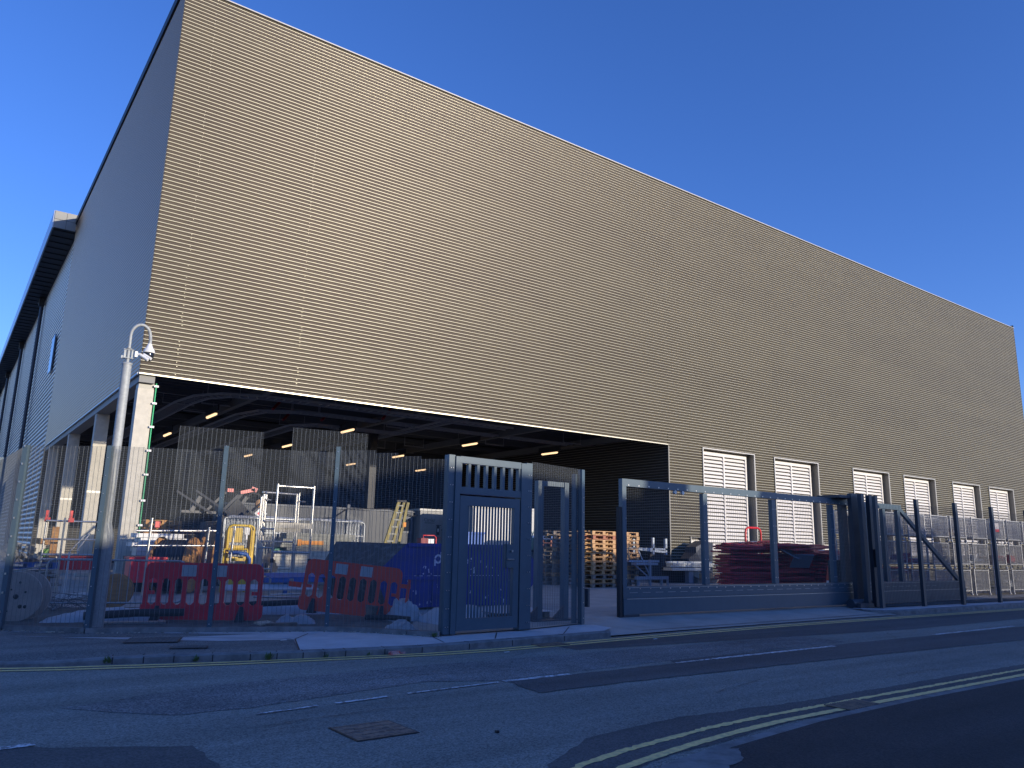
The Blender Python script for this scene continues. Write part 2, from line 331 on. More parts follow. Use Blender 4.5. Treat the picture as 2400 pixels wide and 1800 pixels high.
mk = MB(); mk.strip([(x,y+rs.uniform(-.008,.008)) for x,y in no_], [.085+rs.uniform(-.03,.012) for _ in no_], 0.008); mk.strip([(x,y+rs.uniform(-.004,.004)) for x,y in ni_], [.095+rs.uniform(-.012,.008) for _ in ni_], 0.008); struct('yellow_line_near_kerb', mk, ylw)
mk = MB()
for a, b, wd in [((0.2,7.45),(0.87,7.50),0.1),((2.71,7.72),(3.35,7.80),0.05),((3.55,7.82),(4.18,7.89),0.06),((4.44,7.93),(5.75,8.03),0.05),((5.83,8.06),(6.91,8.08),0.1),((8.95,8.10),(9.75,8.12),0.06),((9.8,8.12),(13.15,8.17),0.1),((17,8.3),(21,8.36),0.1),((26,8.5),(30,8.6),0.1)]:
    mk.strip([a, ((a[0]+b[0])/2,(a[1]+b[1])/2), b], wd, 0.009)
struct('white_centre_line', mk, wht)

# far pavement (footway in front of the fence)
def offs(pts, d):
    out = []
    P = [Vector(p) for p in pts]
    for i, p in enumerate(P):
        t = (P[min(i+1,len(P)-1)] - P[max(i-1,0)]).normalized(); out.append((p.x - t.y*d, p.y + t.x*d))
    return out
kf = [p for p in far_k if p[0] <= 10.4]
kb = offs(kf, 0.15)
PZ = 0.105
def kerb(name, front, back, z0, z1):
    k = MB(); n = len(front); m = 3
    for i in range(n-1):
        a, b, c, d = front[i], front[i+1], back[i+1], back[i]
        # chamfered kerb section
        def L(p, q, t): return (p[0]+(q[0]-p[0])*t, p[1]+(q[1]-p[1])*t)
        a2, b2 = L(a,d,0.22), L(b,c,0.22)
        zz0 = z0[i] if isinstance(z0, list) else z0
        za = z1[i] if isinstance(z1, list) else z1; zb = z1[i+1] if isinstance(z1, list) else z1
        vs = [(*a,-0.02),(*b,-0.02),(*b,zb-0.02),(*a,za-0.02),(*a2,za),(*b2,zb),(*c,zb),(*d,za)]
        k.add(vs, [(0,1,2,3),(3,2,5,4),(4,5,6,7)])
    # joints
    return k
zk = [0.06,0.06,0.06,0.055,0.06,0.085,0.10,0.105,0.105,0.105,0.105,0.105,0.105]
struct('kerb_far', kerb('k', kf, kb, 0, zk[:len(kf)]), kerbm)
jn = MB()
for i in range(5, len(kf)-1):
    for t in (0.0, 0.5):
        p = Vector(kf[i]).lerp(Vector(kf[i+1]), t); q = Vector(kb[i]).lerp(Vector(kb[i+1]), t)
        jn.bar((p.x, p.y-0.002, 0.0), (p.x, p.y-0.002, 0.088), 0.012, 0.006); jn.bar((p.x,p.y+.03,0.1065),(q.x,q.y,0.1065),0.012,0.004)
struct('kerb_joints', jn, blackp)
fence_base = [(-3,22),(0.6,16.5),(1.15,15.6),(2.19,14.54),(3.93,13.89),(5.73,13.22),(6.3,12.7),(6.7,12.05),(7.15,11.62),(9.09,11.77),(10.72,12.18),(10.95,12.1)]
pv = MB()
ts = kb[1:] ; 
pathp = kb + [(10.6,11.6),(10.95,12.15),(10.72,12.26),(9.09,11.9),(7.15,11.8),(6.75,12.2),(6.4,12.8),(5.73,13.32),(3.93,13.99),(2.19,14.64),(1.15,15.7),(0.5,16.6),(-3,22),(-40,52)]
zb_ = zk[:len(kf)]
inn = offs(kf, 0.5)
mb_ = MB()
for i in range(len(kf)-1): mb_.add([(*kb[i],zb_[i]-.001),(*kb[i+1],zb_[i+1]-.001),(*inn[i+1],.1),(*inn[i],.1)], [(0,1,2,3)])
mb_.sheet(inn + pathp[len(kb):], .1)
struct('footway_asphalt_area', mb_, tar_path)
slab = [(-4,22.5)] + [(0.3,15.5),(1.51,14.25),(2.68,13.32),(3.77,12.56),(4.80,12.30),(4.42,11.08)] + [p for p in kb if p[0] > 4.6] + [(10.9,11.5),(10.95,12.15),(10.72,12.26),(9.09,11.9),(7.15,11.8),(6.75,12.2),(6.4,12.8),(5.73,13.32),(3.93,13.99),(2.19,14.64),(1.15,15.7),(0.5,16.6),(-3,22)]
struct('pavement_slabs', MB().add([(x,y,0.105 if x > 0.4 else 0.09) for x,y in slab], [tuple(range(len(slab)))]), paving)
j = MB()
for a, b in [((4.42,11.08),(4.83,12.32)),((4.83,12.32),(5.3,12.95)),((6.72,10.9),(6.95,11.65)),((7.75,10.97),(8.3,11.7)),((9.3,11.05),(10.2,11.95)),((1.6,14.25),(4.8,12.40))]:
    j.strip([a, ((a[0]+b[0])/2,(a[1]+b[1])/2), b], 0.02, 0.109)
struct('pavement_joints', j, blackp)
# concrete plinth strip beneath the mesh fence
pl = MB()
fb = [(0.6,16.4),(1.15,15.45),(2.19,14.50),(3.93,13.85),(5.73,13.18),(6.3,12.72),(6.72,12.05),(7.1,11.66)]
for a, b in zip(fb[:-1], fb[1:]): pl.bar((a[0],a[1]+0.02,0.13),(b[0],b[1]+0.02,0.13),0.14,0.10)
# apron
ap = MB()
ap.add([(10.3,11.05,0.02),(13.2,11.22,0.015),(18.8,11.36,0.015),(21.4,11.38,0.015),(21.6,12.4,0.09),(21.6,13.2,YZ),(10.7,13.2,YZ),(10.75,12.2,0.115)], [(0,1,7),(1,2,6,7),(2,3,4,6),(4,5,6)])
struct('entrance_apron', ap, concrete)
j = MB()
for ya, yb, th in [(11.3,11.62,0.03),(11.75,12.0,0.018)]:
    j.add([(10.4,ya,0.036),(21.3,yb,0.036),(21.3,yb+th,0.038),(10.4,ya+th,0.038)], [(0,1,2,3)])
struct('apron_drain_slot', j, blackp)
# right kerb and footway
rk = [(20.9,12.1),(21.15,11.75),(21.6,11.5),(22.4,11.42),(29.5,11.5),(140,12.6)]
rkb = [(21.15,12.15),(21.35,11.9),(21.75,11.68),(22.5,11.6),(29.5,11.68),(140,12.8)]
struct('kerb_right', kerb('k', rk, rkb, 0, 0.11), kerbm)
struct('pavement_right', MB().sheet([(21.0,12.2),(21.35,11.9),(21.75,11.68),(22.5,11.6),(29.5,11.68),(140,12.8),(140,14),(21,12.5)], 0.11), paving)
# yard
yd = MB(); yd.sheet([(-30,60),(-30,40),(-3,22),(0.5,16.3),(1.15,15.5),(2.19,14.54),(3.93,13.89),(5.73,13.22),(6.3,12.75),(6.75,12.1),(7.15,11.7),(9.09,11.82),(10.72,12.2),(10.72,13.18),(21.6,13.18),(21.6,12.3),(29,12.2),(140,13.8),(140,60)], 0.1265)
struct('yard', yd, concrete)
struct('yard_dirt_strip', MB().sheet([(0.5,16.9),(1.15,15.6),(2.19,14.64),(3.93,13.99),(5.73,13.32),(6.4,12.85),(6.9,12.4),(7.3,13),(8.5,15),(5.5,17),(4,19),(1,20)], 0.1305), mud)
struct('gravel_strip', MB().sheet([(21.7,12.25),(30,12.15),(60,12.5),(60,13.1),(30,13.0),(21.7,13.0)], 0.131), mud)
# near pavement
nb = offs(near_k, -0.14)
kk = MB(); n = len(near_k)
for i in range(n-1):
    a, b, c, d = near_k[i], near_k[i+1], nb[i+1], nb[i]
    za, zb = (0.10, 0.10)
    kk.add([(*a,-.02),(*b,-.02),(*b,zb-.015),(*a,za-.015),(a[0]*.8+d[0]*.2,a[1]*.8+d[1]*.2,za),(b[0]*.8+c[0]*.2,b[1]*.8+c[1]*.2,zb),(*c,zb),(*d,za)], [(1,0,3,2),(2,3,4,5),(5,4,7,6)])
struct('kerb_near', kk, kerbm)
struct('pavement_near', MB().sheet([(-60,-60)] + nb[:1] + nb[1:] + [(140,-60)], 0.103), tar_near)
struct('kerbside_slab', MB().sheet(ragged([(4.25,3.70),(5.05,3.95),(5.32,4.18),(5.2,4.24),(4.5,4.08)], .06, .02), 0.107), kerbm)

# manholes, drains
def manhole(loc, rz, w_, h_, label, m=iron):
    t = thing('manhole_cover', label, 'manhole cover', loc, rz)
    MB().box(-w_/2,-h_/2,0.002,w_/2,h_/2,0.007).build('frame', blackp, t)
    p = MB(); p.box(-w_/2+.02,-h_/2+.02,0.004,w_/2-.02,h_/2-.02,0.011)
    n = 11
    for i in range(n):
        for k in range(5):
            x = -w_/2+.05+(w_-.1)*i/(n-1); y = -h_/2+.06+(h_-.12)*k/4
            p.obox((x,y,0.012),(0.045,0.018,0.006), rz=0.6 if (i+k)%2 else -0.6)
    p.build('lid', m, t)
    q = MB(); q.obox((0,0.1,0.013),(w_*.5,.02,.006),rz=.2); q.obox((0,-0.1,0.013),(w_*.5,.02,.006),rz=.2); q.obox((w_*.25,0,0.013),(.02,.2,.006)); q.build('lifting_bar', m, t)
    return t
manhole((3.36,6.58,0.0), 0.02, 0.60, 0.58, 'rusty square manhole cover in the middle of the carriageway')
manhole((2.9,13.05,0.108), -0.35, 0.75, 0.62, 'dark inspection cover set in the far footway before the fence', mat('dark_iron', (0.13,0.125,0.12), 0.8))
manhole((3.15,12.0,0.106), -0.3, 0.5, 0.25, 'small flush cover beside the far kerb', mat('dark_iron', (0.13,0.125,0.12), 0.8))
def drain(loc, rz, label):
    t = thing('drain_grate', label, 'drain', loc, rz)
    MB().box(-.30,-.16,0.008,.30,.16,0.012).build('pit', blackp, t)
    p = MB()
    for i in range(13): p.obox((-.27+.045*i,0,0.016),(.02,.3,.008), rz=0.15)
    p.box(-.30,-.16,.012,-.28,.16,.02); p.box(.28,-.16,.012,.30,.16,.02); p.build('bars', iron, t)
drain((8.62,10.58,0), 0.03, 'iron gully grate at the kerb before the pedestrian gate')
drain((8.3,4.98,0), 0.0, 'iron gully grate by the near kerb on the yellow lines')

# ================================================================== WAREHOUSE
FX0, FX1, FY = 4.48, 71.54, 26.02
GY1 = 52.55; ZS = 6.70; ZR = 20.62; IX = 28.5; DP = 0.036; PT = 0.137
PROF = [(0,.0300),(.02,.0190),(.06,.0115),(.30,.0150),(.55,.0190),(.78,.0245),(.84,.0300),(.88,.0350),(.93,.0378),(.97,.0360),(1.0,.0300)]
def ribs(mb, O, U, N, u0, u1, z0, z1, seg=1, PT=PT, dk=1.0, PROF=PROF, th=.0290):
    """horizontal ribbed sheet; O origin, U run direction, N outward, ribs locked to one global height grid"""
    O = Vector(O); U = Vector(U); N = Vector(N)
    zs = []
    k = math.floor((z0 - ZS) / PT) - 1
    while True:
        for t, y in PROF[:-1]:
            z = ZS + (k + t) * PT
            if z0 - 1e-6 <= z <= z1 + 1e-6: zs.append((z, y))
        k += 1
        if ZS + k * PT > z1: break
    if not zs: return
    if zs[0][0] > z0 + 1e-4: zs.insert(0, (z0, zs[0][1]))
    if zs[-1][0] < z1 - 1e-4: zs.append((z1, zs[-1][1]))
    cols = [u0 + (u1-u0)*i/seg for i in range(seg+1)]
    flip = U.cross(Vector((0,0,1))).dot(N) < 0
    vs = []
    for z, y in zs:
        for u in cols: vs.append(O + U*u + N*(y-0.037)*dk + Vector((0,0,z)))
    fs = []; n = seg+1
    for i in range(len(zs)-1):
        for c in range(seg):
            f = (i*n+c, i*n+c+1, (i+1)*n+c+1, (i+1)*n+c); fs.append(f[::-1] if flip else f)
    fb0 = len(mb.f); mb.add(vs, fs, True)
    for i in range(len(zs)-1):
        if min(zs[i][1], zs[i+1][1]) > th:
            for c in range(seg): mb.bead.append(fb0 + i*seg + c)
WH = thing('warehouse', 'huge windowless warehouse clad in ribbed taupe metal with an open undercroft', 'building', (FX0, FY, 0))
LX = [31.11, 37.09, 45.0, 51.08, 57.83, 63.6]; LW = 4.12; LT = 6.72; LB = 1.45
SO = [(30.01, 31.3, 1.13, 2.22), (41.40, 42.7, 1.12, 2.19), (43.2, 44.4, 1.12, 2.19)]
# front wall: full band above, then piers between openings
m = MB()
O, U, N = (0, FY, 0), (1,0,0), (0,-1,0)
ribs(m, O, U, N, FX0, FX1, LT, ZR, 8)
edges = [IX]
for x in LX: edges += [x, x+LW]
edges.append(FX1)
for i in range(0, len(edges), 2):
    a, b = edges[i], edges[i+1]
    hol = [h for h in SO if h[0] >= a - 1e-3 and h[1] <= b + 1.5 and h[0] < b]
    if not hol: ribs(m, O, U, N, a, b, LB, LT)
    else:
        c = a
        for h in hol:
            ribs(m, O, U, N, c, h[0], LB, LT); ribs(m, O, U, N, h[0], min(h[1], b), h[3], LT); c = min(h[1], b)
        if c < b: ribs(m, O, U, N, c, b, LB, LT)
# below sill level
c = IX
for h in SO:
    ribs(m, O, U, N, c, h[0], YZ, LB); ribs(m, O, U, N, h[0], h[1], YZ, h[2]); c = h[1]
ribs(m, O, U, N, c, FX1, YZ, LB)
for xs, pr in ((5.55,.5), (9.55,.75)):      # fixings where the sheets lap
    z = ZS+.075
    while z < ZR-.1:
        if rnd() < pr:
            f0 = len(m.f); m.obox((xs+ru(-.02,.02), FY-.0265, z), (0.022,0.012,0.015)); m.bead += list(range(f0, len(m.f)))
        z += PT
m.build('front_wall', clad, WH, True)
# gable wall
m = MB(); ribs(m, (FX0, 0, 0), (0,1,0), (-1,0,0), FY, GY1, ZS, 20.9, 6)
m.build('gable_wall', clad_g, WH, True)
m = MB(); ribs(m, (FX1, 0, 0), (0,1,0), (1,0,0), FY, GY1, YZ, 20.9, 2); m.build('end_wall', clad_g, WH, True)
m = MB(); ribs(m, (IX, 0, 0), (0,1,0), (-1,0,0), FY, GY1, YZ, ZS+0.5, 2); m.build('undercroft_side_wall', clad_d, WH, True)  # taupe cladding under the overhang; its shade is put into the darker colour
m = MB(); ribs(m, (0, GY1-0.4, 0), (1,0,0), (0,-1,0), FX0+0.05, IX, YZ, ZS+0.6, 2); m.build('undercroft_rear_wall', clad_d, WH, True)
# trims
m = MB()
m.box(FX0-.02, FY-.05, ZR, FX1+.02, FY+.30, ZR+.045)
m.build('roof_coping', flash, WH, True)
m = MB(); m.box(FX0-.06, FY+.30, ZR+.02, FX0+.3, GY1, 21.0); m.box(FX0-.07, FY-.05, 20.62, FX0-.005, FY+.31, 21.0)
m.build('gable_coping', dark, WH, True)
MB().box(FX0+.1, FY+.3, 20.0, FX1-.05, GY1-.1, 20.3).build('roof_deck', dark, WH, True)
m = MB(); m.box(FX0, FY-.04, ZS-.045, IX-.0, FY+.05, ZS-.002); m.build('bottom_drip_trim', bead, WH, True)
m = MB(); m.box(FX0-.045, FY+.055, ZS-.06, FX0+.03, GY1, ZS-.002); m.build('gable_drip_trim', mat('blue_grey_trim', (0.25,0.27,0.30), 0.35, 0.4), WH, True)
m = MB(); m.box(FX0+.04, FY+.1, ZS-.28, FX0+.5, GY1-.5, ZS+.02); m.build('gable_edge_beam', mat('grey_beam_paint', (0.22,0.22,0.21), 0.6), WH, True)
m = MB()
m.box(IX-.012, FY-.045, YZ, IX+.055, FY+.0, ZS-.08)
m.build('corner_trim', jamb, WH, True)
# louvred openings
for x in LX:
    r = MB(); d = 0.42
    # recess jambs, head, sill
    r.box(x-.03, FY+.0, LB-.05, x, FY+d, LT+.03); r.box(x+LW, FY+.0, LB-.05, x+LW+.03, FY+d, LT+.03)
    r.box(x, FY+.0, LT, x+LW, FY+d, LT+.03); r.box(x, FY+.0, LB-.05, x+LW, FY+d, LB)
    r.box(x, FY+d, LB, x+LW, FY+d+.04, LT)
    rc = r.build('louvre_recess', jamb, WH, True)
    e = MB(); e.box(x-.07, FY-.05, LT, x+LW+.07, FY-.01+.009, LT+.045); e.box(x-.07, FY-.05, LB-.05, x-.01, FY-.001, LT-.001); e.box(x+LW+.01, FY-.05, LB-.05, x+LW+.07, FY-.001, LT-.001); e.box(x-.07, FY-.05, LB-.1, x+LW+.07, FY-.001, LB-.052)
    e.build('edge_trim', flash, rc, True)
    f = MB(); y0 = FY+.27; fx0, fx1, fz0, fz1 = x+.06, x+LW-.26, LB+.08, LT-.10
    f.box(fx0, y0, fz0, fx0+.11, y0+.10, fz1); f.box(fx1-.11, y0, fz0, fx1, y0+.10, fz1)
    f.box(fx0+.11, y0, fz1-.16, fx1-.11, y0+.10, fz1); f.box(fx0+.11, y0, fz0, fx1-.11, y0+.10, fz0+.11)
    mx = (fx0+fx1)/2; f.box(mx-.045, y0-.004, fz0+.11, mx+.045, y0+.096, fz1-.16)
    fo = f.build('louvre_frame', white, WH, True)
    b = MB(); nb_ = 25; a0, a1 = fz0+.11, fz1-.16
    for s0, s1 in ((fx0+.11, mx-.045), (mx+.045, fx1-.11)):
        for i in range(nb_):
            z = a0 + (a1-a0)*(i+.5)/nb_; h = (a1-a0)/nb_
            b.add([(s0,y0+.012,z-h*.50),(s1,y0+.012,z-h*.50),(s1,y0+.085,z+h*.18),(s0,y0+.085,z+h*.18),(s0,y0+.022,z-h*.53),(s1,y0+.022,z-h*.53),(s1,y0+.095,z+h*.15),(s0,y0+.095,z+h*.15)],
                  [(0,1,2,3),(7,6,5,4),(0,4,5,1),(3,2,6,7)])
    b.build('blades', white, fo, True)
    MB().box(fx0+.02, y0+.125, fz0+.02, fx1-.02, y0+.135, fz1-.02).build('dark_backing', blackp, fo, True)
for h in SO:
    r = MB(); r.box(h[0], FY+.3, h[2], h[1], FY+.33, h[3]); r.box(h[0]-.03, FY, h[2], h[0], FY+.3, h[3]); r.box(h[1], FY, h[2], h[1]+.03, FY+.3, h[3]); r.box(h[0], FY, h[3], h[1], FY+.33, h[3]+.03); r.box(h[0], FY, h[2]-.03, h[1], FY+.33, h[2])
    rr = r.build('low_vent_recess', jamb, WH, True)
    MB().box(h[0]+.12, FY+.24, h[2]+.12, h[1]-.15, FY+.29, h[3]-.12).build('vent_panel', white, rr, True)
    e = MB(); e.box(h[0]-.05, FY-.05, h[2]-.03, h[0]-.002, FY-.001, h[3]+.04); e.box(h[0]+.001, FY-.05, h[2]-.06, h[1], FY-.001, h[2]-.031); e.build('edge_trim', flash, rr, True)
# columns
for y in (26.28, 34.2, 42.1, 50.0):
    c = MB(); c.box(4.55, y, YZ, 5.02, y+.42, ZS-.28 if y > 27 else ZS-.45)
    cc = c.build('column', conc_col, WH, True)
    if y < 27: MB().box(4.56, y+.01, ZS-.45, 5.01, y+.41, ZS-.01).build('column_head', jamb, cc, True)
    else: MB().box(4.545, y-.01, 3.3, 5.03, y+.0, 3.38).build('strap', flash, cc, True)
for x, y in ((16.5,34.2),(16.5,44),(26,44)):
    MB().box(x, y, YZ, x+.35, y+.35, ZS+.2).build('inner_column', dark, WH, True)
cd = MB(); cd.tube([(5.06,26.24,0.5),(5.06,26.24,ZS-.25)], 0.022, 8); cdo = cd.build('green_pipe', green, WH, True)
cl = MB()
for i, z in enumerate((1.2,2.0,2.75,3.55,4.3,5.05,5.8,6.35)): cl.obox((5.06,26.21,z),(.13,.06,.06))
cl.build('pipe_clips', whitep, cdo, True)
# soffit: deck, purlins, beams, trays
MB().box(FX0+.5, FY+.1, ZS+.72, IX-.05, GY1-.45, ZS+.8).build('soffit_deck', deck, WH, True)
b = MB()
for i, y in enumerate([28+3.2*k for k in range(8)]): b.box(FX0+.52, y, ZS+.35, IX-.06, y+.14, ZS+.715)
for x in (8.8, 15.0, 21.3, 26.3): b.box(x, FY+.12, ZS+.05, x+.22, GY1-.46, ZS+.345)
bm = b.build('soffit_beams', mat('grey_soffit_steel', (0.14,0.14,0.14), 0.6), WH, True)
p_ = MB()
for k in range(46): y = 26.6+.55*k; p_.box(FX0+.55, y, ZS+.60, IX-.07, y+.06, ZS+.712)
p_.build('soffit_purlins', mat('purlin_paint', (0.12,0.12,0.13), 0.6), WH, True)
def tray(pts, wd, rung, z):
    t = MB(); P = [Vector((x,y,z)) for x,y in pts]
    for s in (-1,1):
        q = []
        for i, p in enumerate(P):
            d = (P[min(i+1,len(P)-1)]-P[max(i-1,0)]).normalized(); q.append(p + Vector((-d.y,d.x,0))*wd/2*s)
        for a, c in zip(q[:-1], q[1:]): t.bar(a, c, 0.02, 0.09)
    for a, c in zip(P[:-1], P[1:]):
        L = (c-a).length; d = (c-a).normalized(); nn = Vector((-d.y,d.x,0))*wd/2
        for k in range(int(L/rung)): o = a + d*(k+.5)*rung; t.bar(o-nn, o+nn, 0.03, 0.03)
    return t
trm = mat('tray_steel', (0.38,0.38,0.39), rough=0.5, metal=0.2)
tray([(7.0,50),(7.0,31),(7.2,29.2),(7.8,28.2),(9.0,27.7),(11,27.6),(20,27.6)], 0.6, 0.3, ZS+.02).build('cable_tray', trm, WH, True)
tray([(9.8,50),(9.8,33),(10.2,31.4),(11.4,30.6),(13,30.5),(26,30.5)], 0.45, 0.3, ZS+.12).build('cable_tray', trm, WH, True)
tray([(12.4,50),(12.4,33.4),(13,32.6),(17,32.4)], 0.6, 0.3, ZS-.02).build('cable_tray', trm, WH, True)
tray([(17.2,50),(17.2,27)], 0.5, 0.35, ZS+.1).build('cable_tray', trm, WH, True)
for k in range(30):
    h = MB(); x, y = ru(6,27), ru(27.5,50); h.bar((x-.58,y,ZS+.14),(x-.58,y,ZS+.6),0.02); h.bar((x+.58,y,ZS+.14),(x+.58,y,ZS+.6),0.02)
    h.bar((x-.6,y,ZS+.12),(x+.6,y,ZS+.12),0.04); h.build('hanger_bracket', trm, WH, True)
h = MB()
for x, y in ((14.6,29.3),(11.5,32.6),(10.2,30.2),(12.8,31.5)): h.tube([(x,y,ZS+.05),(x+.5,y+.3,ZS+.6)], 0.06, 8)
h.build('red_sprinkler_pipe', mat('dark_red_pipe', (0.25,0.01,0.015), 0.5), WH, True)
# lit fittings under the soffit
rows = [(31.5,'row nearest the street'),(38.85,'middle row'),(45.1,'rear row')]
cols = [8.22,14.03,20.45,25.46]
first = None
for yi, (y, rn) in enumerate(rows):
    for xi, x in enumerate(cols):
        lab = f'lit strip light under the overhang, {ORD[xi]} from the left in the {rn}'
        if first is None:
            t = thing('ceiling_light', lab, 'ceiling light', (x, y, 6.4), 0, 'strip lights under the warehouse overhang')
            MB().box(-.09,-.68,.05,.09,.68,.11).build('housing', dark, t)
            d = MB(); d.tube([(0,-.66,.03),(0,-.60,.02),(0,.60,.02),(0,.66,.03)], [.03,.055,.055,.03], 10); d.build('diffuser', lampm, t)
            MB().box(-.02,-.9,.125,.02,.9,.36).build('bracket', dark, t)
            first = t
        else: dup(first, (x, y, 6.4), 0, lab)

# ================================================================== SECOND BUILDING (left, beyond the gable)
AN = thing('annexe_building', 'silver ribbed hall with a deep overhanging roof left of the taupe warehouse', 'building', (4.5, 52.7, 0))
m = MB(); ribs(m, (4.62,0,0), (0,1,0), (-1,0,0), 52.6, 130, YZ, 20.4, 8, 0.30, 1.6, [(0,0),(.1,.004),(.25,.018),(.38,.031),(.5,.037),(.62,.031),(.75,.018),(.9,.004),(1,0)], .0175); m.build('wall', clad_s, AN, True)
m = MB(); m.box(3.30, 52.62, 20.16, 4.9, 130, 21.20); m.build('canopy_roof', dark, AN, True)
m = MB(); m.box(3.28,52.56,20.70,3.92,52.615,21.22); m.box(3.94,52.56,20.70,4.47,52.615,21.22); m.box(3.28,52.56,20.14,3.92,52.615,20.68); m.box(3.94,52.56,20.14,4.47,52.615,20.68); m.build('fascia_panels', mat('fascia_grey', (0.27,0.27,0.25), 0.5), AN, True)
m = MB(); m.box(3.22,52.63,20.12,3.295,130,21.22); m.build('side_fascia', mat('sky_grey_fascia', (0.35,0.38,0.42), 0.3, 0.5), AN, True)
m = MB()
for k in range(60): m.box(3.35, 53+1.2*k, 20.12, 4.55, 53.1+1.2*k, 20.155)
m.build('soffit_ribs', deck, AN, True)
for k, y in enumerate((70.0,88,106,122)):
    d = MB(); d.tube([(4.42,y,YZ),(4.42,y,20.0)], .13, 8); do = d.build('downpipe', mat('navy_downpipe', (0.03,0.04,0.06), 0.4), AN, True)
    MB().box(4.18,y-.35,19.5,4.56,y+.35,20.12).build('hopper', dark, do, True)
MB().box(4.5,56.0,11.9,4.575,57.6,14.3).build('window', mat('blue_grey_glass', (0.08,0.12,0.18), 0.15), AN, True)
MB().box(4.5,52.55,YZ,4.62,52.62,20.1).build('corner_trim', jamb, AN, True)

# ================================================================== FENCES
def wire_panel(mb, p, q, z0, z1, vp=0.0762, hp=0.0127, r=0.0016):
    p = Vector((p[0],p[1],0)); q = Vector((q[0],q[1],0)); L = (q-p).length; d = (q-p)/L; n = Vector((-d.y,d.x,0))
    k = 0; z = z0 + .01
    while z < z1: mb.add(*diam(p + n*.004 + Vector((0,0,z)), q + n*.004 + Vector((0,0,z)), r)); z += hp
    for i in range(int(L/vp)+1):
        o = p + d*min(i*vp, L); mb.add(*diam(o+Vector((0,0,z0)), o+Vector((0,0,z1)), max(r*1.6, .0031)))
def diam(a, b, r):
    d = (b-a).normalized(); u = Vector((0,0,1)) if abs(d.z) < .9 else Vector((1,0,0)); s = d.cross(u).normalized()*r; t = d.cross(s).normalized()*r
    vs = [a-s,a+t,a+s,a-t,b-s,b+t,b+s,b-t]
    return vs, [(0,4,5,1),(1,5,6,2),(2,6,7,3),(3,7,4,0)]
def post(mb, x, y, z0, z1, ang, w_=.08, dpt=.06, clamp=True):
    mb.obox((x,y,(z0+z1)/2),(w_,dpt,z1-z0), rz=ang)
def bolts(mb, x, y, z0, z1, ang, step=.3, off=-.045, gap=.0):
    z = z0+.1
    c, s = math.cos(ang), math.sin(ang)
    while z < z1:
        for g in ((-gap/2, gap/2) if gap else (0,)):
            mb.obox((x - s*off + c*g, y + c*off + s*g, z), (.014,.012,.014), rz=ang)
        z += step
F1 = thing('mesh_fence', 'dense grey welded mesh security fence left of the pedestrian gate', 'fence', (1.08, 15.45, YZ))
corner = (1.08,15.45); P1=(2.19,14.54); P2=(3.93,13.89); P3=(5.73,13.22); P4=(7.12,11.70)
FT = 3.18
segs = [(corner,P1,3.12),(P1,P2,3.14),(P2,P3,3.22),(P3,(6.25,12.72),3.26),((6.25,12.72),(6.52,12.38),3.21),((6.52,12.38),(6.80,12.03),3.15),((6.80,12.03),P4,3.10)]
for a, b, t in segs:
    m = MB(); wire_panel(m, a, b, YZ+.02, t); m.build('mesh_panel', wire, F1, True)
for (x,y), t, an in ((P1,3.14,-.5),(P2,3.24,-.36),(P3,3.33,-.4)):
    m = MB(); an2 = an; m.obox((x+.03,y+.06,(YZ+t)/2),(.07,.10,t-YZ),rz=an2); m.obox((x,y-.012,(YZ+t)/2),(.075,.012,t-YZ-.01),rz=an2)
    po = m.build('fence_post', anth, F1, True)
    m = MB(); bolts(m, x, y, YZ, t, an2, .3, -.025); m.build('bolts', alum, po, True)
m = MB(); m.obox((1.07,15.45,1.62),(.08,.10,3.0),rz=-.6); m.build('corner_post', anth, F1, True)
m = MB()
for k in range(10): m.obox((1.03,15.38,.4+.3*k),(.02,.02,.03),rz=-.6)
m.build('bolts', alum, F1, True)
pl.build('plinth', kerbm, F1, True)
# raised spare panels tied to the back of the fence
def spare(a, b, t, label):
    o = MB(); wire_panel(o, a, b, 1.35, t, r=.0010); ob = o.build('spare_mesh_panel', wire)
    tag(ob, label, 'fence panel', 'spare mesh panels standing behind the fence')
spare((3.22,14.28),(4.62,14.02), 3.56, 'spare mesh panel sticking up above the fence behind the red barrier')
spare((5.05,13.72),(6.45,13.5), 3.66, 'spare mesh panel sticking up above the fence nearest the pedestrian gate')
# return fence on the left
F0 = thing('mesh_fence', 'long mesh fence running away from the corner post on the far left', 'fence', (0.98, 16.0, YZ))
pts = [(1.05,15.6),(0.9,19.0),(0.75,23),(0.62,27),(0.5,31),(0.4,35)]
for i, (a, b) in enumerate(zip(pts[:-1], pts[1:])):
    m = MB(); wire_panel(m, a, b, YZ+.02, 3.12, hp=.0127); m.build('mesh_panel', wire, F0, True)
    if i: m = MB(); m.obox((a[0],a[1],1.65),(.08,.08,3.05)); m.build('fence_post', anth, F0, True)
# right fence
F2 = thing('mesh_fence', 'dark mesh fence running right from the sliding gate portal to the frame edge', 'fence', (22.0, 12.1, YZ))
rp = [(21.95,12.10),(24.09,11.98),(26.29,11.85),(28.94,11.87),(31.8,11.9),(34.8,11.95),(37.9,12.0),(41,12.05)]
for a, b in zip(rp[:-1], rp[1:]):
    m = MB(); wire_panel(m, a, b, YZ+.02, 3.12, r=.0011); m.build('mesh_panel', mat('black_wire', (0.04,0.045,0.055), 0.5), F2, True)
for x, y in rp:
    m = MB(); m.obox((x,y-.02,1.7),(.13,.10,3.15)); m.build('fence_post', anth_d, F2, True)

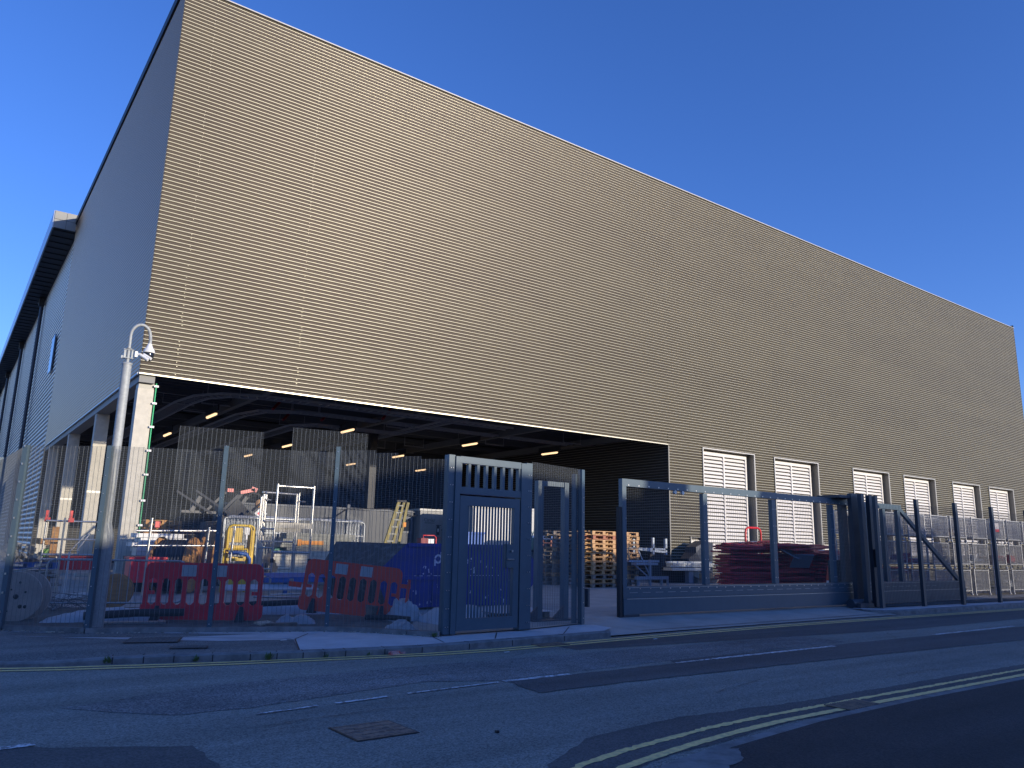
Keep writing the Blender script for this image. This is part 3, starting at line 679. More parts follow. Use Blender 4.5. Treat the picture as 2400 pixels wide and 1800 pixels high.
# ------------------------------------------------------------------ pedestrian gate
ga, gb = Vector((7.14,11.66)), Vector((9.10,11.79))
GD = (gb-ga).normalized(); GA = math.atan2(GD.y, GD.x); GL = (gb-ga).length
G = thing('pedestrian_gate', 'tall blue grey steel pedestrian gate with vertical bars and barred overpanel', 'gate', (ga.x, ga.y, YZ), GA)
GT = 3.05   # local z of the top, above the base
W0 = .24; W1 = GL-.30
m = MB(); m.box(0,-.02,0,.13,.12,GT); m.box(.132,-.05,0,W0,.12,GT-.02); m.build('hinge_post', anth, G)
m = MB(); m.box(W1,-.05,0,W1+.15,.12,GT-.02); m.box(W1+.152,-.02,0,GL,.14,GT); m.build('lock_post', anth, G)
m = MB(); m.box(W0+.001,-.04,GT-.13,W1-.001,.10,GT-.01); m.box(W0+.001,-.04,2.38,W1-.001,.10,2.50); m.build('overpanel_rails', anth, G)
m = MB()
for i in range(8): x = W0+.02+(W1-W0-.04)*(i+.0)/7; m.box(x-.028,-.02,2.501,x+.028,.05,GT-.131)
m.build('overpanel_bars', anth, G)
L0, L1 = W0+.012, W1-.03; zl = .045; zh = 2.345
m = MB(); m.box(L0,-.045,zl,L0+.17,.045,zh); m.box(L1-.13,-.045,zl,L1,.045,zh); m.box(L0+.17,-.045,zh-.17,L1-.13,.045,zh); m.box(L0+.17,-.045,zl,L1-.13,.045,zl+.20)
leaf = m.build('gate_leaf', anth, G)
m = MB(); b0, b1 = L0+.17, L1-.13
for i in range(15): x = b0+(b1-b0)*(i+.6)/15.6; m.box(x-.019,-.008,zl+.18,x+.019,.008,zh-.15)
m.build('gate_bars', anth, leaf)
m = MB(); m.box(L1-.30,-.055,1.10,L1-.132,.055,1.52); m.build('lock_box', anth, leaf)
m = MB(); m.tube([(L1-.20,-.10,1.40),(L1-.20,-.05,1.40)], .022, 10); m.box(L1-.29,-.085,1.245,L1-.14,-.056,1.26); m.build('lock_cylinder', alum, leaf)
m = MB(); bolts(m, .065, 0, .02, GT, 0, .30, -.028, .05); bolts(m, GL-.07, 0, .02, GT, 0, .30, -.028, .05); m.build('bolts', alum, G)

# short mesh bay right of the gate
F3 = thing('mesh_fence', 'short mesh fence bay between the pedestrian gate and the vehicle opening', 'fence', (9.12, 11.8, YZ))
m = MB(); wire_panel(m, (9.12,11.80), (10.70,12.20), YZ+.02, 3.22); m.build('mesh_panel', wire, F3, True)
m = MB(); m.obox((10.74,12.22,1.66),(.10,.10,3.1),rz=.25); m.obox((10.62,12.30,1.62),(.05,.10,3.0),rz=.25); po = m.build('end_post', anth, F3, True)
m = MB(); bolts(m, 10.74, 12.22, YZ, 3.15, .25, .3, -.06); m.build('bolts', alum, po, True)
MB().obox((10.90,12.24,.62),(.07,.12,.36),rz=.25).build('gate_stop', anth_d, F3, True)
# inner catch frame behind that bay
CF = thing('gate_catch_frame', 'blue grey goalpost frame standing behind the short mesh bay', 'gate frame', (10.3, 12.9, YZ))
m = MB(); m.box(10.22,13.0,YZ,10.36,13.14,3.0); m.box(10.95,13.0,YZ,11.07,13.14,3.0); m.box(10.361,13.02,2.9,10.949,13.12,3.0); m.build('posts', anth, CF, True)
m = MB()
for x in (10.29,11.0): m.add([(x-.05,12.99,YZ),(x-.05,12.99,.42),(x-.40,12.99,YZ),(x-.05,13.03,YZ),(x-.05,13.03,.42),(x-.40,13.03,YZ)], [(0,1,2),(5,4,3),(0,3,4,1),(1,4,5,2)])
m.box(10.0,12.8,YZ,11.2,13.3,YZ+.02); m.build('base_gussets', anth_d, CF, True)

# ------------------------------------------------------------------ sliding gate
SG = thing('sliding_gate', 'long blue grey cantilever sliding gate with mesh infill and deep bottom rail', 'gate', (12.6, 13.0, 0.1))
y = 13.0; x0, x1, x2 = 12.62, 21.7, 25.6; zb, zt = 0.17, 3.20
m = MB(); m.box(x0,y-.06,zt-.17,22.55,y+.06,zt); m.box(x0,y-.06,zb+.36,x0+.13,y+.06,zt-.171)
for x in (15.5,18.32,21.1,23.0,24.0,24.9): m.box(x-.08,y-.06,zb+.62,x+.08,y+.06,(zt-.19))
m.box(22.551,y-.05,zt-.18,25.1,y+.05,zt-.02)
m.bar((25.0,y,zt-.12),(28.8,y,zb+.55),.09,.13)
m.build('frame', anth, SG, True)
m = MB(); m.box(x0,y-.065,zb+.36,29.0,y+.065,zb+.615); m.box(x0,y-.08,zb,29.0,y+.08,zb+.356); lo = m.build('bottom_rail', anth, SG, True)
m = MB(); m.box(x0+.1,y-.086,zb+.33,28.9,y-.0805,zb+.345); m.box(x0+.1,y-.071,zb+.58,28.9,y-.0655,zb+.59)
for k in range(34): m.box(x0+.2+.42*k,y-.071,zb+.47,x0+.45+.42*k,y-.0655,zb+.478)
m.build('rail_seams', galv, lo, True)
m = MB(); wire_panel(m, (x0+.12,y+.02),(25.2,y+.02), zb+.60, zt-.15, hp=.0381); m.build('mesh_infill', wire, SG, True)
m = MB()
for k in range(32): x = x0+.2+.335*k; m.obox((x,y-.062,zt-.14),(.028,.012,.026)); m.obox((x,y-.068,zb+.56),(.028,.012,.026))
for x in (x0+.11,15.45,15.55,18.27,18.37,21.05,21.15):
    for z in (.95,1.4,1.85,2.3,2.75): m.obox((x,y-.062,z),(.018,.012,.018))
m.build('bolts', alum, SG, True)
m = MB(); m.box(x0-.11,y-.07,zb-.06,x0-.03,y+.03,2.55); m.build('rubber_edge', blackp, SG, True)
m = MB(); m.box(x0,y-.07,zb-.05,x0+.5,y+.05,zb-.002); m.build('guide_shoe', anth_d, SG, True)
m = MB()
for x in (14.35,14.62): m.tube([(x,y-.12,zt-.22),(x,y-.06,zt-.22)], .045, 10)
m.build('flood_spot', galv, SG, True)
# gate portal with rollers
PO = thing('gate_portal', 'dark steel guide portal of tall posts that the sliding gate runs through', 'gate portal', (21.8, 12.5, YZ))
m = MB(); m.box(21.66,12.64,YZ,22.06,12.76,3.36); m.build('cover_post', anth_d, PO, True)
m = MB(); m.box(22.15,13.25,YZ,22.42,13.40,3.25); m.build('rear_post', anth_d, PO, True)
m = MB(); m.box(22.66,13.25,YZ,22.88,13.38,2.75); m.build('rear_post', anth_d, PO, True)
m = MB(); m.box(21.72,12.36,YZ,21.88,12.48,3.34); m.build('front_post', anth_d, PO, True)
m = MB(); m.box(22.12,12.34,YZ,22.28,12.46,3.32); m.build('front_post', anth_d, PO, True)
m = MB(); m.box(21.1,12.66,3.21,22.0,13.40,3.29); m.build('top_plate', anth_d, PO, True)
m = MB(); m.box(22.75,13.7,YZ,23.55,14.2,1.4); m.build('motor_cabinet', blackp, PO, True)
m = MB(); m.tube([(21.2,12.60,.22),(22.2,12.60,.22)], .13, 12); m.box(21.3,12.35,.10,22.0,12.62,.24); m.build('roller_carriage', anth_d, PO, True)
m = MB(); m.box(22.14,12.28,1.25,22.27,12.338,1.75); m.build('key_switch', blackp, PO, True)

# ================================================================== CAMERA POLE
polem = mat('dull_zinc', (0.40, 0.42, 0.42), rough=0.6, metal=0.15, c2=(0.30, 0.32, 0.32), scale=22, amt=0.8)
CP = thing('camera_pole', 'galvanised pole with swan neck arm carrying white security cameras', 'camera pole', (2.35, 14.75, YZ))
x, y = 2.33, 14.75
m = MB(); m.lathe([(.145,YZ),(.145,1.55),(.138,1.62),(.080,1.85)], (x,y,0), 8); m.build('base_housing', polem, CP, True)
m = MB(); m.tube([(x,y,1.84),(x,y,4.62)], .078, 20); m.lathe([(.0,4.635),(.087,4.635),(.087,4.60)], (x,y,0), 20); m.build('shaft', polem, CP, True)
m = MB(); ccx = .16
arc = [(x,y,4.6),(x,y,5.15)] + [(x+ccx-ccx*math.cos(a), y-.05*math.sin(a), 5.15+ccx*1.25*math.sin(a)) for a in [math.pi*k/12 for k in range(1,12)]] + [(x+2*ccx,y-.05,5.12),(x+2*ccx,y-.05,5.02)]
m.tube(arc, .027, 12); m.build('swan_neck', polem, CP, True)
dx, dy = x+2*ccx, y-.05
m = MB(); m.lathe([(.0,5.04),(.03,5.03),(.045,4.99),(.062,4.95),(.085,4.92),(.10,4.875),(.112,4.86),(.09,4.855)], (dx,dy,0), 24); dc = m.build('dome_camera', whitep, CP, True)
m = MB(); m.lathe([(.086,4.86),(.088,4.80),(.080,4.755),(.055,4.72),(.0,4.705)], (dx,dy,0), 24); m.build('dome_glass', mat('black_dome', (0.01,0.01,0.012), 0.08), dc, True)
m = MB(); m.box(x-.075,y-.02,4.71,x-.040,y+.04,4.87); m.box(x+.045,y-.03,4.71,x+.07,y+.03,4.88); m.box(x-.09,y-.045,4.715,x+.08,y-.035,4.725); m.box(x-.09,y-.045,4.865,x+.08,y-.035,4.875); m.lathe([(.05,4.90),(.05,4.885),(.035,4.885)], (x,y,0), 16); m.build('bracket', polem, CP, True)
m = MB(); m.obox((x+.115,y-.05,4.80),(.045,.06,.10)); m.tube([(x+.12,y-.06,4.80),(x+.19,y-.09,4.80)], .025, 10); m.build('camera_mount', whitep, CP, True)
for k, oz in ((0,0),(1,.05)):
    m = MB(); m.tube([(x+.18+.05*k,y-.10,4.79+oz*.3),(x+.29+.05*k,y-.20,4.70+oz*.5)], .027, 12); m.build('bullet_camera', whitep, CP, True)
m = MB(); m.obox((x-.10,y,4.73),(.03,.05,.05)); m.build('sensor', polem, CP, True)

# ================================================================== YARD OBJECTS
# chapter barriers -------------------------------------------------
def barrier_panel(mb, flat=False):
    """2 m x 1 m plastic barrier panel, x 0..2, z 0..1, thickness about y=0"""
    t = .028
    def rr(x0,z0,x1,z1,r,c=(1,1,1,1)):
        p = []
        for (cx,cz,a0,f) in ((x1-r,z0+r,-90,c[1]),(x1-r,z1-r,0,c[2]),(x0+r,z1-r,90,c[3]),(x0+r,z0+r,180,c[0])):
            if not f: p.append((x1 if a0 in (-90,0) else x0, z0 if a0 in (-90,180) else z1)); continue
            for k in range(5): a = math.radians(a0+22.5*k); p.append((cx+r*math.cos(a), cz+r*math.sin(a)))
        return p
    mb.xz(rr(.03,.72,1.97,1.0,.14,(0,0,1,1)), -t, t)
    mb.xz(rr(.0,.0,2.0,.26,.10,(1,1,0,0)), -t, t)
    for i in range(10):
        x = .03+.207*i; wdt = .072
        mb.box(x,-t*.85,.22,x+wdt,t*.85,.76)
        if i < 9:   # little fillets that round the slot corners
            for xx, sg in ((x+wdt, 1), (x+.207, -1)):
                mb.xz([(xx,.72),(xx,.675),(xx+sg*.045,.72)][::sg], -t*.84, t*.84); mb.xz([(xx,.26),(xx+sg*.045,.26),(xx,.305)][::sg], -t*.84, t*.84)
    mb.box(.03,-t*.9,.44,.20,t*.9,.50); mb.box(1.8,-t*.9,.44,1.97,t*.9,.50)
    return mb
def barrier(loc, rz, label, m_, tilt=0, roll=0):
    t = thing('barrier', label, 'barrier', loc, rz, 'red plastic barriers behind the fence')
    t.rotation_euler = (tilt, roll, rz)
    b = barrier_panel(MB()).build('panel', m_, t)
    for x in (.62,1.12): MB().box(x,-.034,.76,x+.24,-.0285,.96).build('reflector', refl, t)
    for x in (.28,1.65): m = MB(); m.add([(x-.07,-.25,-.04),(x+.07,-.25,-.04),(x+.07,.25,-.04),(x-.07,.25,-.04),(x-.03,-.04,.24),(x+.03,-.04,.24),(x+.03,.04,.24),(x-.03,.04,.24)], [(0,3,2,1),(4,5,6,7),(0,1,5,4),(1,2,6,5),(2,3,7,6),(3,0,4,7)]); m.build('foot', blackp, t)
    return t
bb1 = barrier((3.26,16.02,.15), math.atan2(-.95,1.72), 'dark red plastic barrier standing upright behind the second fence post', red)
bb1.scale = (1.10,1,1.03)
b2 = barrier((6.02,15.35,.30), math.atan2(-1.05,1.72), 'orange red plastic barrier leaning over beside the blue skip', orange, tilt=-.06, roll=.09)
m = MB(); m.box(1.97,-.02,.62,2.16,.02,.70); m.box(2.09,-.025,.30,2.15,.025,.80); m.build('end_hook', orange, b2)
m = MB(); m.box(-.25,-.02,.42,.0,.02,.52); m.build('end_hook', orange, b2)
# flat stacked barriers: the pile
gp = 'flat red barriers stacked in the pile behind the sliding gate'
base_t = None
def pile_stack(cx, cy, rz, n, z0=YZ, dz=.068, jit=.09):
    global base_t
    for i in range(n):
        x, y = cx+ru(-jit,jit)*(1+i*.1), cy+ru(-jit,jit)*(1+i*.1); rr_ = rz+ru(-.06,.06)*(1+i*.08)
        z = z0+.03+i*dz
        if base_t is None:
            base_t = thing('stacked_barrier', 'faded red plastic barrier lying flat in the big pile', 'barrier', (0,0,0), 0, gp)
            mb = barrier_panel(MB()); mb.rot(0, Matrix.Rotation(-math.pi/2, 4, 'X') @ Matrix.Translation((-1,0,-.5))); mb.build('panel', redf, base_t)
            
            for bx in ((-.38,.26,.0285,-.14,.46,.034),(.12,.26,.0285,.36,.46,.034)): MB().box(*bx).build('reflector', refl, base_t)
            base_t.location = (x,y,z); base_t.rotation_euler = (0,0,rr_)
        else: dup(base_t, (x,y,z), rr_, rx=ru(-.02,.02)+ .02*(i/n), ry=ru(-.03,.04)*(.4+i/n))
pile_stack(24.75,18.9,-.25,25,jit=.10); pile_stack(26.4,18.3,-.12,24,jit=.10); pile_stack(26.5,20.1,-.25,26); pile_stack(28.4,18.8,-.2,20); pile_stack(28.3,17.4,-.1,16,jit=.14)
pile_stack(30.3,18.6,-.2,15,jit=.14); pile_stack(30.2,17.2,-.15,13,jit=.14); pile_stack(32.2,18.2,-.1,12,jit=.14); pile_stack(28.6,20.4,-.2,20)
for k in range(26):   # slipped barriers lying askew on top
    x = ru(24.6,32.5); zt_ = 1.86-max(0,x-26.5)*.15
    dup(base_t, (x, ru(17.2,19.6), zt_+ru(-.12,.10)), ru(-.7,.4), rx=ru(-.16,.16), ry=ru(-.10,.14))
ob = MB().obox((25.9,17.55,1.55),(.9,.7,.04),rz=.3,rx=.5).obox((26.05,17.3,1.30),(.8,.6,.04),rz=-.4,rx=-.9).build('plastic_sheeting', mat('grey_blue_plastic', (0.14,0.17,0.22), 0.5))
tag(ob, 'crumpled grey plastic sheets draped over the red barrier pile', 'plastic sheet')
# cone
t = thing('traffic_cone', 'orange traffic cone with white sleeve standing beside the barrier pile', 'traffic cone', (25.0, 15.6, YZ))
m = MB(); m.box(-.2,-.2,0,.2,.2,.04); m.lathe([(.15,.04),(.125,.16)]); m.lathe([(.075,.56),(.03,1.0),(0,1.0)]); m.build('body', mat('cone_orange', (0.7,0.10,0.03), 0.5), t)
m = MB(); m.lathe([(.127,.16),(.078,.56)]); m.build('sleeve', whitep, t)
# red tubular arch
ob = MB().tube([(27.93,21.2,YZ),(27.93,21.2,2.38),(27.98,21.2,2.54),(28.12,21.2,2.61),(28.80,21.2,2.61),(28.94,21.2,2.54),(28.99,21.2,2.38),(28.99,21.2,YZ)], .045, 10).build('red_hoop', mat('bright_red_tube', (0.7,0.02,0.02), 0.35))
tag(ob, 'bright red tubular hoop standing up out of the barrier pile', 'hoop rail')
# pallets ------------------------------------------------------------
PH = .165
def make_pallet(m_, label, name='pallet'):
    t = thing(name, label, 'pallet')
    m = MB()
    for i in range(5): m.box(0, .25*i*.96, .125, 1.2, .25*i*.96+.145 if i in (0,4) else .25*i*.96+.1, .147)
    for i in range(5): pass
    m.build('deck_boards', m_, t)
    m = MB()
    for x in (0,.53,1.055):
        for y in (0,.43,.9): m.box(x,y,.022,x+.145,y+.11,.103)
    for y in (0,.43,.9): m.box(0,y,.0,1.2,y+.1,.021)
    for x in (0,.53,1.055): m.box(x,0,.1035,x+.145,1.0,.1245)
    m.build('blocks', m_, t); return t
pal_w = make_pallet(wood, 'pale'); pal_g = make_pallet(woodg, 'grey'); pal_r = make_pallet(woodr, 'red'); pal_b = make_pallet(blue, 'blue'); pal_o = make_pallet(woodo, 'o')
used = {}
def put_pallet(kind, loc, rz, label, group):
    if kind.name not in used:
        used[kind.name] = 1; kind.location = loc; kind.rotation_euler = (0,0,rz); kind['label'] = label; kind['group'] = group; return kind
    return dup(kind, loc, rz, label, group)
def pstack(cx, cy, rz, kinds, where, group, z0=YZ):
    n = len(kinds)
    for i, k in enumerate(kinds):
        pos = 'bottom' if i == 0 else ('top' if i == n-1 else ORD[i] + ' up')
        cn = {'pallet':'pale'}.get(k, 'x')
        nm = {id(pal_w):'pale',id(pal_g):'grey weathered',id(pal_r):'reddish',id(pal_b):'blue',id(pal_o):'orange brown'}[id(k)]
        put_pallet(k, (cx+ru(-.03,.03), cy+ru(-.03,.03), z0+i*PH), rz+ru(-.03,.03), f'{nm} wooden pallet, {pos} in the {where}', group)
pstack(20.35,22.5,.0,[pal_g,pal_w,pal_g,pal_w,pal_w,pal_w,pal_w,pal_w,pal_w,pal_w,pal_w,pal_r,pal_w],'sunlit stack left of the sliding gate','pallets in the stacks inside the vehicle opening')
pstack(20.15,24.6,.05,[pal_g,pal_g,pal_w,pal_g,pal_g,pal_w,pal_g,pal_g,pal_w,pal_g,pal_g,pal_w,pal_g],'shaded stack behind the short mesh bay','pallets in the stacks inside the vehicle opening')
pstack(20.9,27.0,.0,[pal_g,pal_g,pal_r,pal_g,pal_g,pal_g,pal_g,pal_g,pal_g,pal_r,pal_r,pal_b],'stack topped with a blue pallet','pallets in the stacks inside the vehicle opening')
pstack(21.7,22.55,.0,[pal_g,pal_g,pal_w,pal_g,pal_w,pal_g,pal_w,pal_w,pal_w,pal_w,pal_w,pal_w,pal_w],'sunlit stack partly behind the sliding gate post','pallets in the stacks inside the vehicle opening')
pstack(6.0,30.0,0,[pal_g,pal_o,pal_g,pal_o,pal_g,pal_o,pal_o,pal_o,pal_o,pal_o,pal_o,pal_o,pal_o],'stack right of the cream corner column','pallets stacked under the overhang on the left')
pstack(6.9,28.0,.05,[pal_g,pal_g,pal_o,pal_g,pal_o,pal_o,pal_o,pal_o,pal_o,pal_o,pal_r],'stack behind the second fence post','pallets stacked under the overhang on the left')
pstack(8.2,29.2,-.05,[pal_g,pal_g,pal_o,pal_g,pal_o,pal_o,pal_o,pal_o,pal_o,pal_o,pal_o,pal_r],'stack half hidden by the leaning machine arms','pallets stacked under the overhang on the left')
put_pallet(pal_b, (1.30,21.4,.86), 0.0, 'blue pallet carrying rubble by the left corner fence', 'pallets at the left corner')
ob = MB().box(1.3,21.45,YZ,1.45,22.4,.855).box(2.3,21.45,YZ,2.45,22.4,.855).box(1.3,21.5,.50,2.45,22.4,.56).build('trestle', galv); tag(ob, 'metal trestle under the blue pallet at the far left', 'trestle')
put_pallet(pal_g, (9.7,13.3,YZ), .1, 'flat grey pallet under white sheeting behind the short mesh bay', 'pallets at the left corner')
# rubble heap on the pallet
m = MB()
for k in range(70):
    x, y = ru(1.3,2.4), ru(21.4,22.3); h_ = .42*max(.1, 1-abs(x-1.6)/.95)
    m.obox((x,y,1.03+ru(0,h_)),(ru(.05,.2),ru(.05,.2),ru(.03,.12)),rz=ru(0,3),rx=ru(-.6,.6),ry=ru(-.6,.6))
ob = m.build('rubble', rubble); ob['kind'] = 'stuff'; ob['label'] = 'pale broken rubble heaped on the blue pallet'
ob = MB().obox((2.1,21.5,1.48),(.38,.3,.12),rz=.3,ry=.15).build('cardboard_box', woodo); tag(ob, 'small torn brown cardboard lying on the rubble pallet', 'cardboard')
ob = MB().obox((2.2,21.35,1.26),(.25,.1,.16),rz=.3,ry=-.4).build('bag', mat('lime_bag', (0.25,0.5,0.05), 0.5)); tag(ob, 'lime green bag on the rubble pallet', 'bag')
# sack pile below
m = MB()
for k in range(14): m.obox((ru(1.4,2.2),ru(20.2,20.8),YZ+.35+.03*k+ru(0,.03)),(ru(.5,.9),.4,.03),rz=ru(-.3,.3),ry=ru(-.2,0.02))
ob = m.build('board_offcuts', rubble); tag(ob, 'layered pale board offcuts piled behind the cable drum on the far left', 'board offcuts')
# big wooden cable drum at left
t = thing('cable_drum', 'large grey wooden cable drum on its edge in the far left corner', 'cable drum', (1.42,16.85,YZ+.42), .0, 'cable drums in the yard')
def drum(t, r, wd, m1, m2, core=.45):
    for y0 in (-wd/2, wd/2-.05):
        m = MB(); m.lathe([(0,y0),(r,y0),(r,y0+.05),(0,y0+.05)], n=36, ax='Y')
        for f in range(len(m.sm)): m.sm[f] = False
        m.build('flange', m1, t)
    m = MB(); m.lathe([(r*core,-wd/2+.05),(r*core,wd/2-.05)], n=28, ax='Y'); m.build('core', m2, t)
drum(t, .43, .45, drumw, woodg)
m = MB()
for a, rr_, s in ((0,0,.045),(.5,.17,.02),(2.2,.15,.018),(3.7,.2,.022),(5.2,.19,.035),(5.5,.24,.03),(1.4,.25,.02),(4.3,.27,.015)):
    cx_, cz_ = rr_*math.cos(a), rr_*math.sin(a); m.lathe([(0,-.2275),(s,-.2275),(s,-.224)], (cx_,0,cz_), 12, 'Y')
m.build('bolt_holes', blackp, t)
t.rotation_euler = (0,0,-.45)
t2 = thing('cable_drum', 'small timber drum flange behind the corner camera pole base', 'cable drum', (3.3,18.9,YZ+.36), -.35, 'cable drums in the yard'); drum(t2, .36, .3, woodo, woodg)
t3 = thing('cable_drum', 'orange timber cable drum wound with black cable, left of the second post', 'cable drum', (5.60,23.6,YZ+.78), 1.0, 'cable drums in the yard'); drum(t3, .76, .95, woodo, blackp, .86)
m = MB()
for k in range(9): m.lathe([(.655,-.34+.085*k-.03),(.69,-.34+.085*k),(.655,-.34+.085*k+.03)], n=30, ax='Y')
m.build('wound_cable', mat('black_cable', (0.03,0.032,0.04), 0.45), t3)
t4 = thing('cable_drum', 'upright orange timber cable drum just left of the second post', 'cable drum', (6.65,24.2,YZ+.78), 1.2, 'cable drums in the yard'); drum(t4, .78, .42, woodo, woodg, .5)
# crowd control barriers ----------------------------------------------
def crowd(p, q, label, z0=YZ+.05, h=1.05, nb=18, gr='galvanised crowd barriers in the yard', mid=None, lean=0):
    p = Vector((p[0],p[1],0)); q = Vector((q[0],q[1],0)); L = (q-p).length
    t = thing('crowd_barrier', label, 'crowd barrier', (p.x,p.y,z0), math.atan2(q.y-p.y,q.x-p.x), gr)
    r = .12; pts = []
    for cx_, cz_, a0 in ((r,h-r,180),(L-r,h-r,90),(L-r,r+.12,0),(r,r+.12,-90)):
        for k in range(5): a = math.radians(a0-22.5*k); pts.append((cx_+r*math.cos(a),0,cz_+r*math.sin(a)))
    m = MB(); m.tube(pts, .019, 8, closed=True); m.build('frame', galv, t)
    m = MB()
    for i in range(1,nb): x = L*i/nb; m.tube([(x,0,.12),(x,0,h)], .0075, 5)
    for z in (mid or []): m.tube([(0.03,0,z),(L-.03,0,z)], .008, 5)
    m.build('bars', galv, t)
    m = MB()
    for x in (.25,L-.25): m.bar((x,-.3,.02),(x,.3,.02),.03); m.bar((x,0,.02),(x,0,.12),.03)
    m.build('foot', galv, t)
    return t
crowd((1.95,18.6),(4.45,17.9), 'rounded crowd barrier leaning behind the camera pole on the left', z0=YZ+.04, h=.98, nb=17)
for k in range(5):
    crowd((7.22+.07*k,25.0+.16*k),(12.05+.06*k,25.1+.16*k), f'long crowd barrier, {ORD[k]} from the front in the nested row by the skip', z0=YZ+.02*k, h=2.18, nb=46, mid=[.8,1.3,1.7], gr='nested crowd barriers behind the skip')
# scaffold tower -------------------------------------------------------
t = thing('scaffold_tower', 'folded aluminium scaffold tower standing behind the barriers', 'scaffold tower', (6.4,19.0,YZ))
m = MB()
def T(a, b, r=.026): m.tube([a,b], r, 8)
for x, y, zt in ((6.36,19.1,2.66),(6.42,19.2,2.70),(6.48,19.28,2.75),(6.54,19.35,2.75),(6.62,19.5,2.78),(7.33,19.3,2.80),(7.40,19.45,2.8),(7.47,19.6,2.8),(7.55,19.7,2.86)): T((x,y,YZ+.2),(x,y,zt),.022)
for x in (6.68,7.62): T((x,18.9,YZ+.1),(x,18.9,3.0),.028)
m.build('uprights', alum, t, True)
m = MB()
for z in (2.95,1.35,.85,.35): T((6.68,18.9,z),(7.62,18.9,z),.027)
for z in (2.80,2.1,1.6): T((6.45,19.3,z),(7.45,19.5,z),.024)
for x in (6.42,6.52,6.6,7.35,7.43,7.5): T((x,19.3,2.62),(x+.1,19.4,2.62),.02)
for z in (1.9,1.45,.95): T((6.68,18.95,z),(6.42,19.2,z),.02)
m.build('rungs', alum, t, True)
m = MB(); m.box(6.70,18.86,1.93,7.62,18.95,2.06); m.box(6.72,18.9,1.83,7.35,18.96,1.925); m.build('toe_board', cream, t, True)
m = MB(); 
for x in (6.68,7.62): m.tube([(x,18.9,1.1),(x,18.9,1.2)], .045, 8)
m.build('clamps', blackp, t, True)
# yellow podium steps / hand truck
t = thing('podium_steps', 'bright yellow folding podium steps with rounded guard rails', 'podium steps', (7.2,23.5,.13))
m = MB()
def arch(x0,x1,y,z0,z1,r=.03,c=.1): m.tube([(x0,y,z0),(x0,y,z1-c),(x0+c*.3,y,z1-c*.3),(x0+c,y,z1),(x1-c,y,z1),(x1-c*.3,y,z1-c*.3),(x1,y,z1-c),(x1,y,z0)], r, 8)
arch(6.93,7.62,23.5,.15,2.04,.032,.14); arch(7.02,7.80,23.8,.15,2.05,.028,.12); arch(6.78,7.45,23.2,.15,1.36,.03,.04)
m.build('guard_rails', yellow, t, True)
m = MB(); m.box(6.95,23.48,1.55,7.35,23.52,1.97); m.box(7.02,23.46,1.32,7.42,23.53,1.46); m.box(6.80,23.18,.30,7.44,23.24,.95); m.box(6.82,23.3,1.34,7.44,23.5,1.365)
for k in range(3): m.box(7.03,23.40,.5+.28*k,7.6,23.56,.58+.28*k)
m.box(7.62,23.5,.3,7.70,23.8,1.9); m.box(6.95,23.49,.9,7.0,23.8,1.9); m.box(6.86,23.17,1.02,7.40,23.22,1.10)
m.build('yellow_panels', yellow, t, True)
m = MB(); m.tube([(6.9,23.12,1.24),(7.1,23.1,1.26),(7.4,23.1,1.22),(7.5,23.11,1.08),(7.5,23.11,.6)], .055, 8); m.build('blue_hose', blue, t, True)
m = MB(); m.obox((7.46,23.42,1.88),(.13,.05,.20)); m.obox((7.46,23.42,1.70),(.06,.05,.14)); m.build('white_bag', whitep, t, True)
# machine with folded black arms
t = thing('folded_machine', 'black machine with angled steel arms and red lifting eyes behind the podium', 'machine', (7.4,27,.13))
m = MB()
for a, b, w_ in (((6.2,27,3.15),(7.3,26.7,2.45),.07),((6.8,27,3.2),(7.9,26.7,2.45),.07),((7.1,27,2.45),(7.8,27,3.25),.08),((7.6,27.1,2.35),(8.3,27,3.2),.15),((8.0,27,2.3),(8.5,27,3.1),.12),((6.7,27,2.5),(6.95,27,3.0),.13),((6.4,27,2.5),(7.5,27,2.5),.08)):
    m.bar(a,b,w_)
m.build('arms', mat('worn_dark_steel', (0.07,0.07,0.075), 0.5, 0.3), t, True)
m = MB(); m.add([(7.5,26.9,2.2),(8.15,26.9,3.0),(9.0,26.9,2.2),(7.5,27.4,2.2),(8.15,27.4,3.0),(9.0,27.4,2.2)], [(0,2,1),(3,4,5),(0,1,4,3),(1,2,5,4)]); m.box(7.2,26.9,YZ,9.1,27.6,2.2); m.build('body', blackp, t, True)
m = MB(); m.obox((8.45,26.85,3.26),(.50,.1,.11),ry=-.25); m.obox((8.66,26.85,3.33),(.2,.1,.14),ry=.3); m.build('red_lifting_eye', mat('bright_red_tube', (0.7,0.02,0.02), 0.35), t, True)
m = MB(); m.obox((7.88,26.9,3.26),(.20,.08,.11)); m.build('red_lifting_eye', mat('bright_red_tube', (0.7,0.02,0.02), 0.35), t, True)
m = MB(); m.lathe([(0,-.05),(.15,-.05),(.15,.05),(0,.05)], (8.85,26.7,2.85), 14, 'Y'); m.build('brass_wheel', wood, t, True)
m = MB(); m.tube([(8.4,26.7,3.05),(8.55,26.65,3.2),(8.8,26.65,3.15),(8.9,26.65,2.9),(8.6,26.65,2.6)], .04, 8); m.build('hose', blackp, t, True)
ob = MB().obox((8.68,26.0,2.50),(.30,.02,.30),ry=math.pi/4).build('hazard_sign', whitep); tag(ob, 'small white and red diamond hazard sign beside the scaffold tower', 'sign')
m = MB(); m.obox((8.68,25.988,2.50),(.17,.004,.17),ry=math.pi/4); o2 = m.build('red_symbol', red); o2.parent = ob
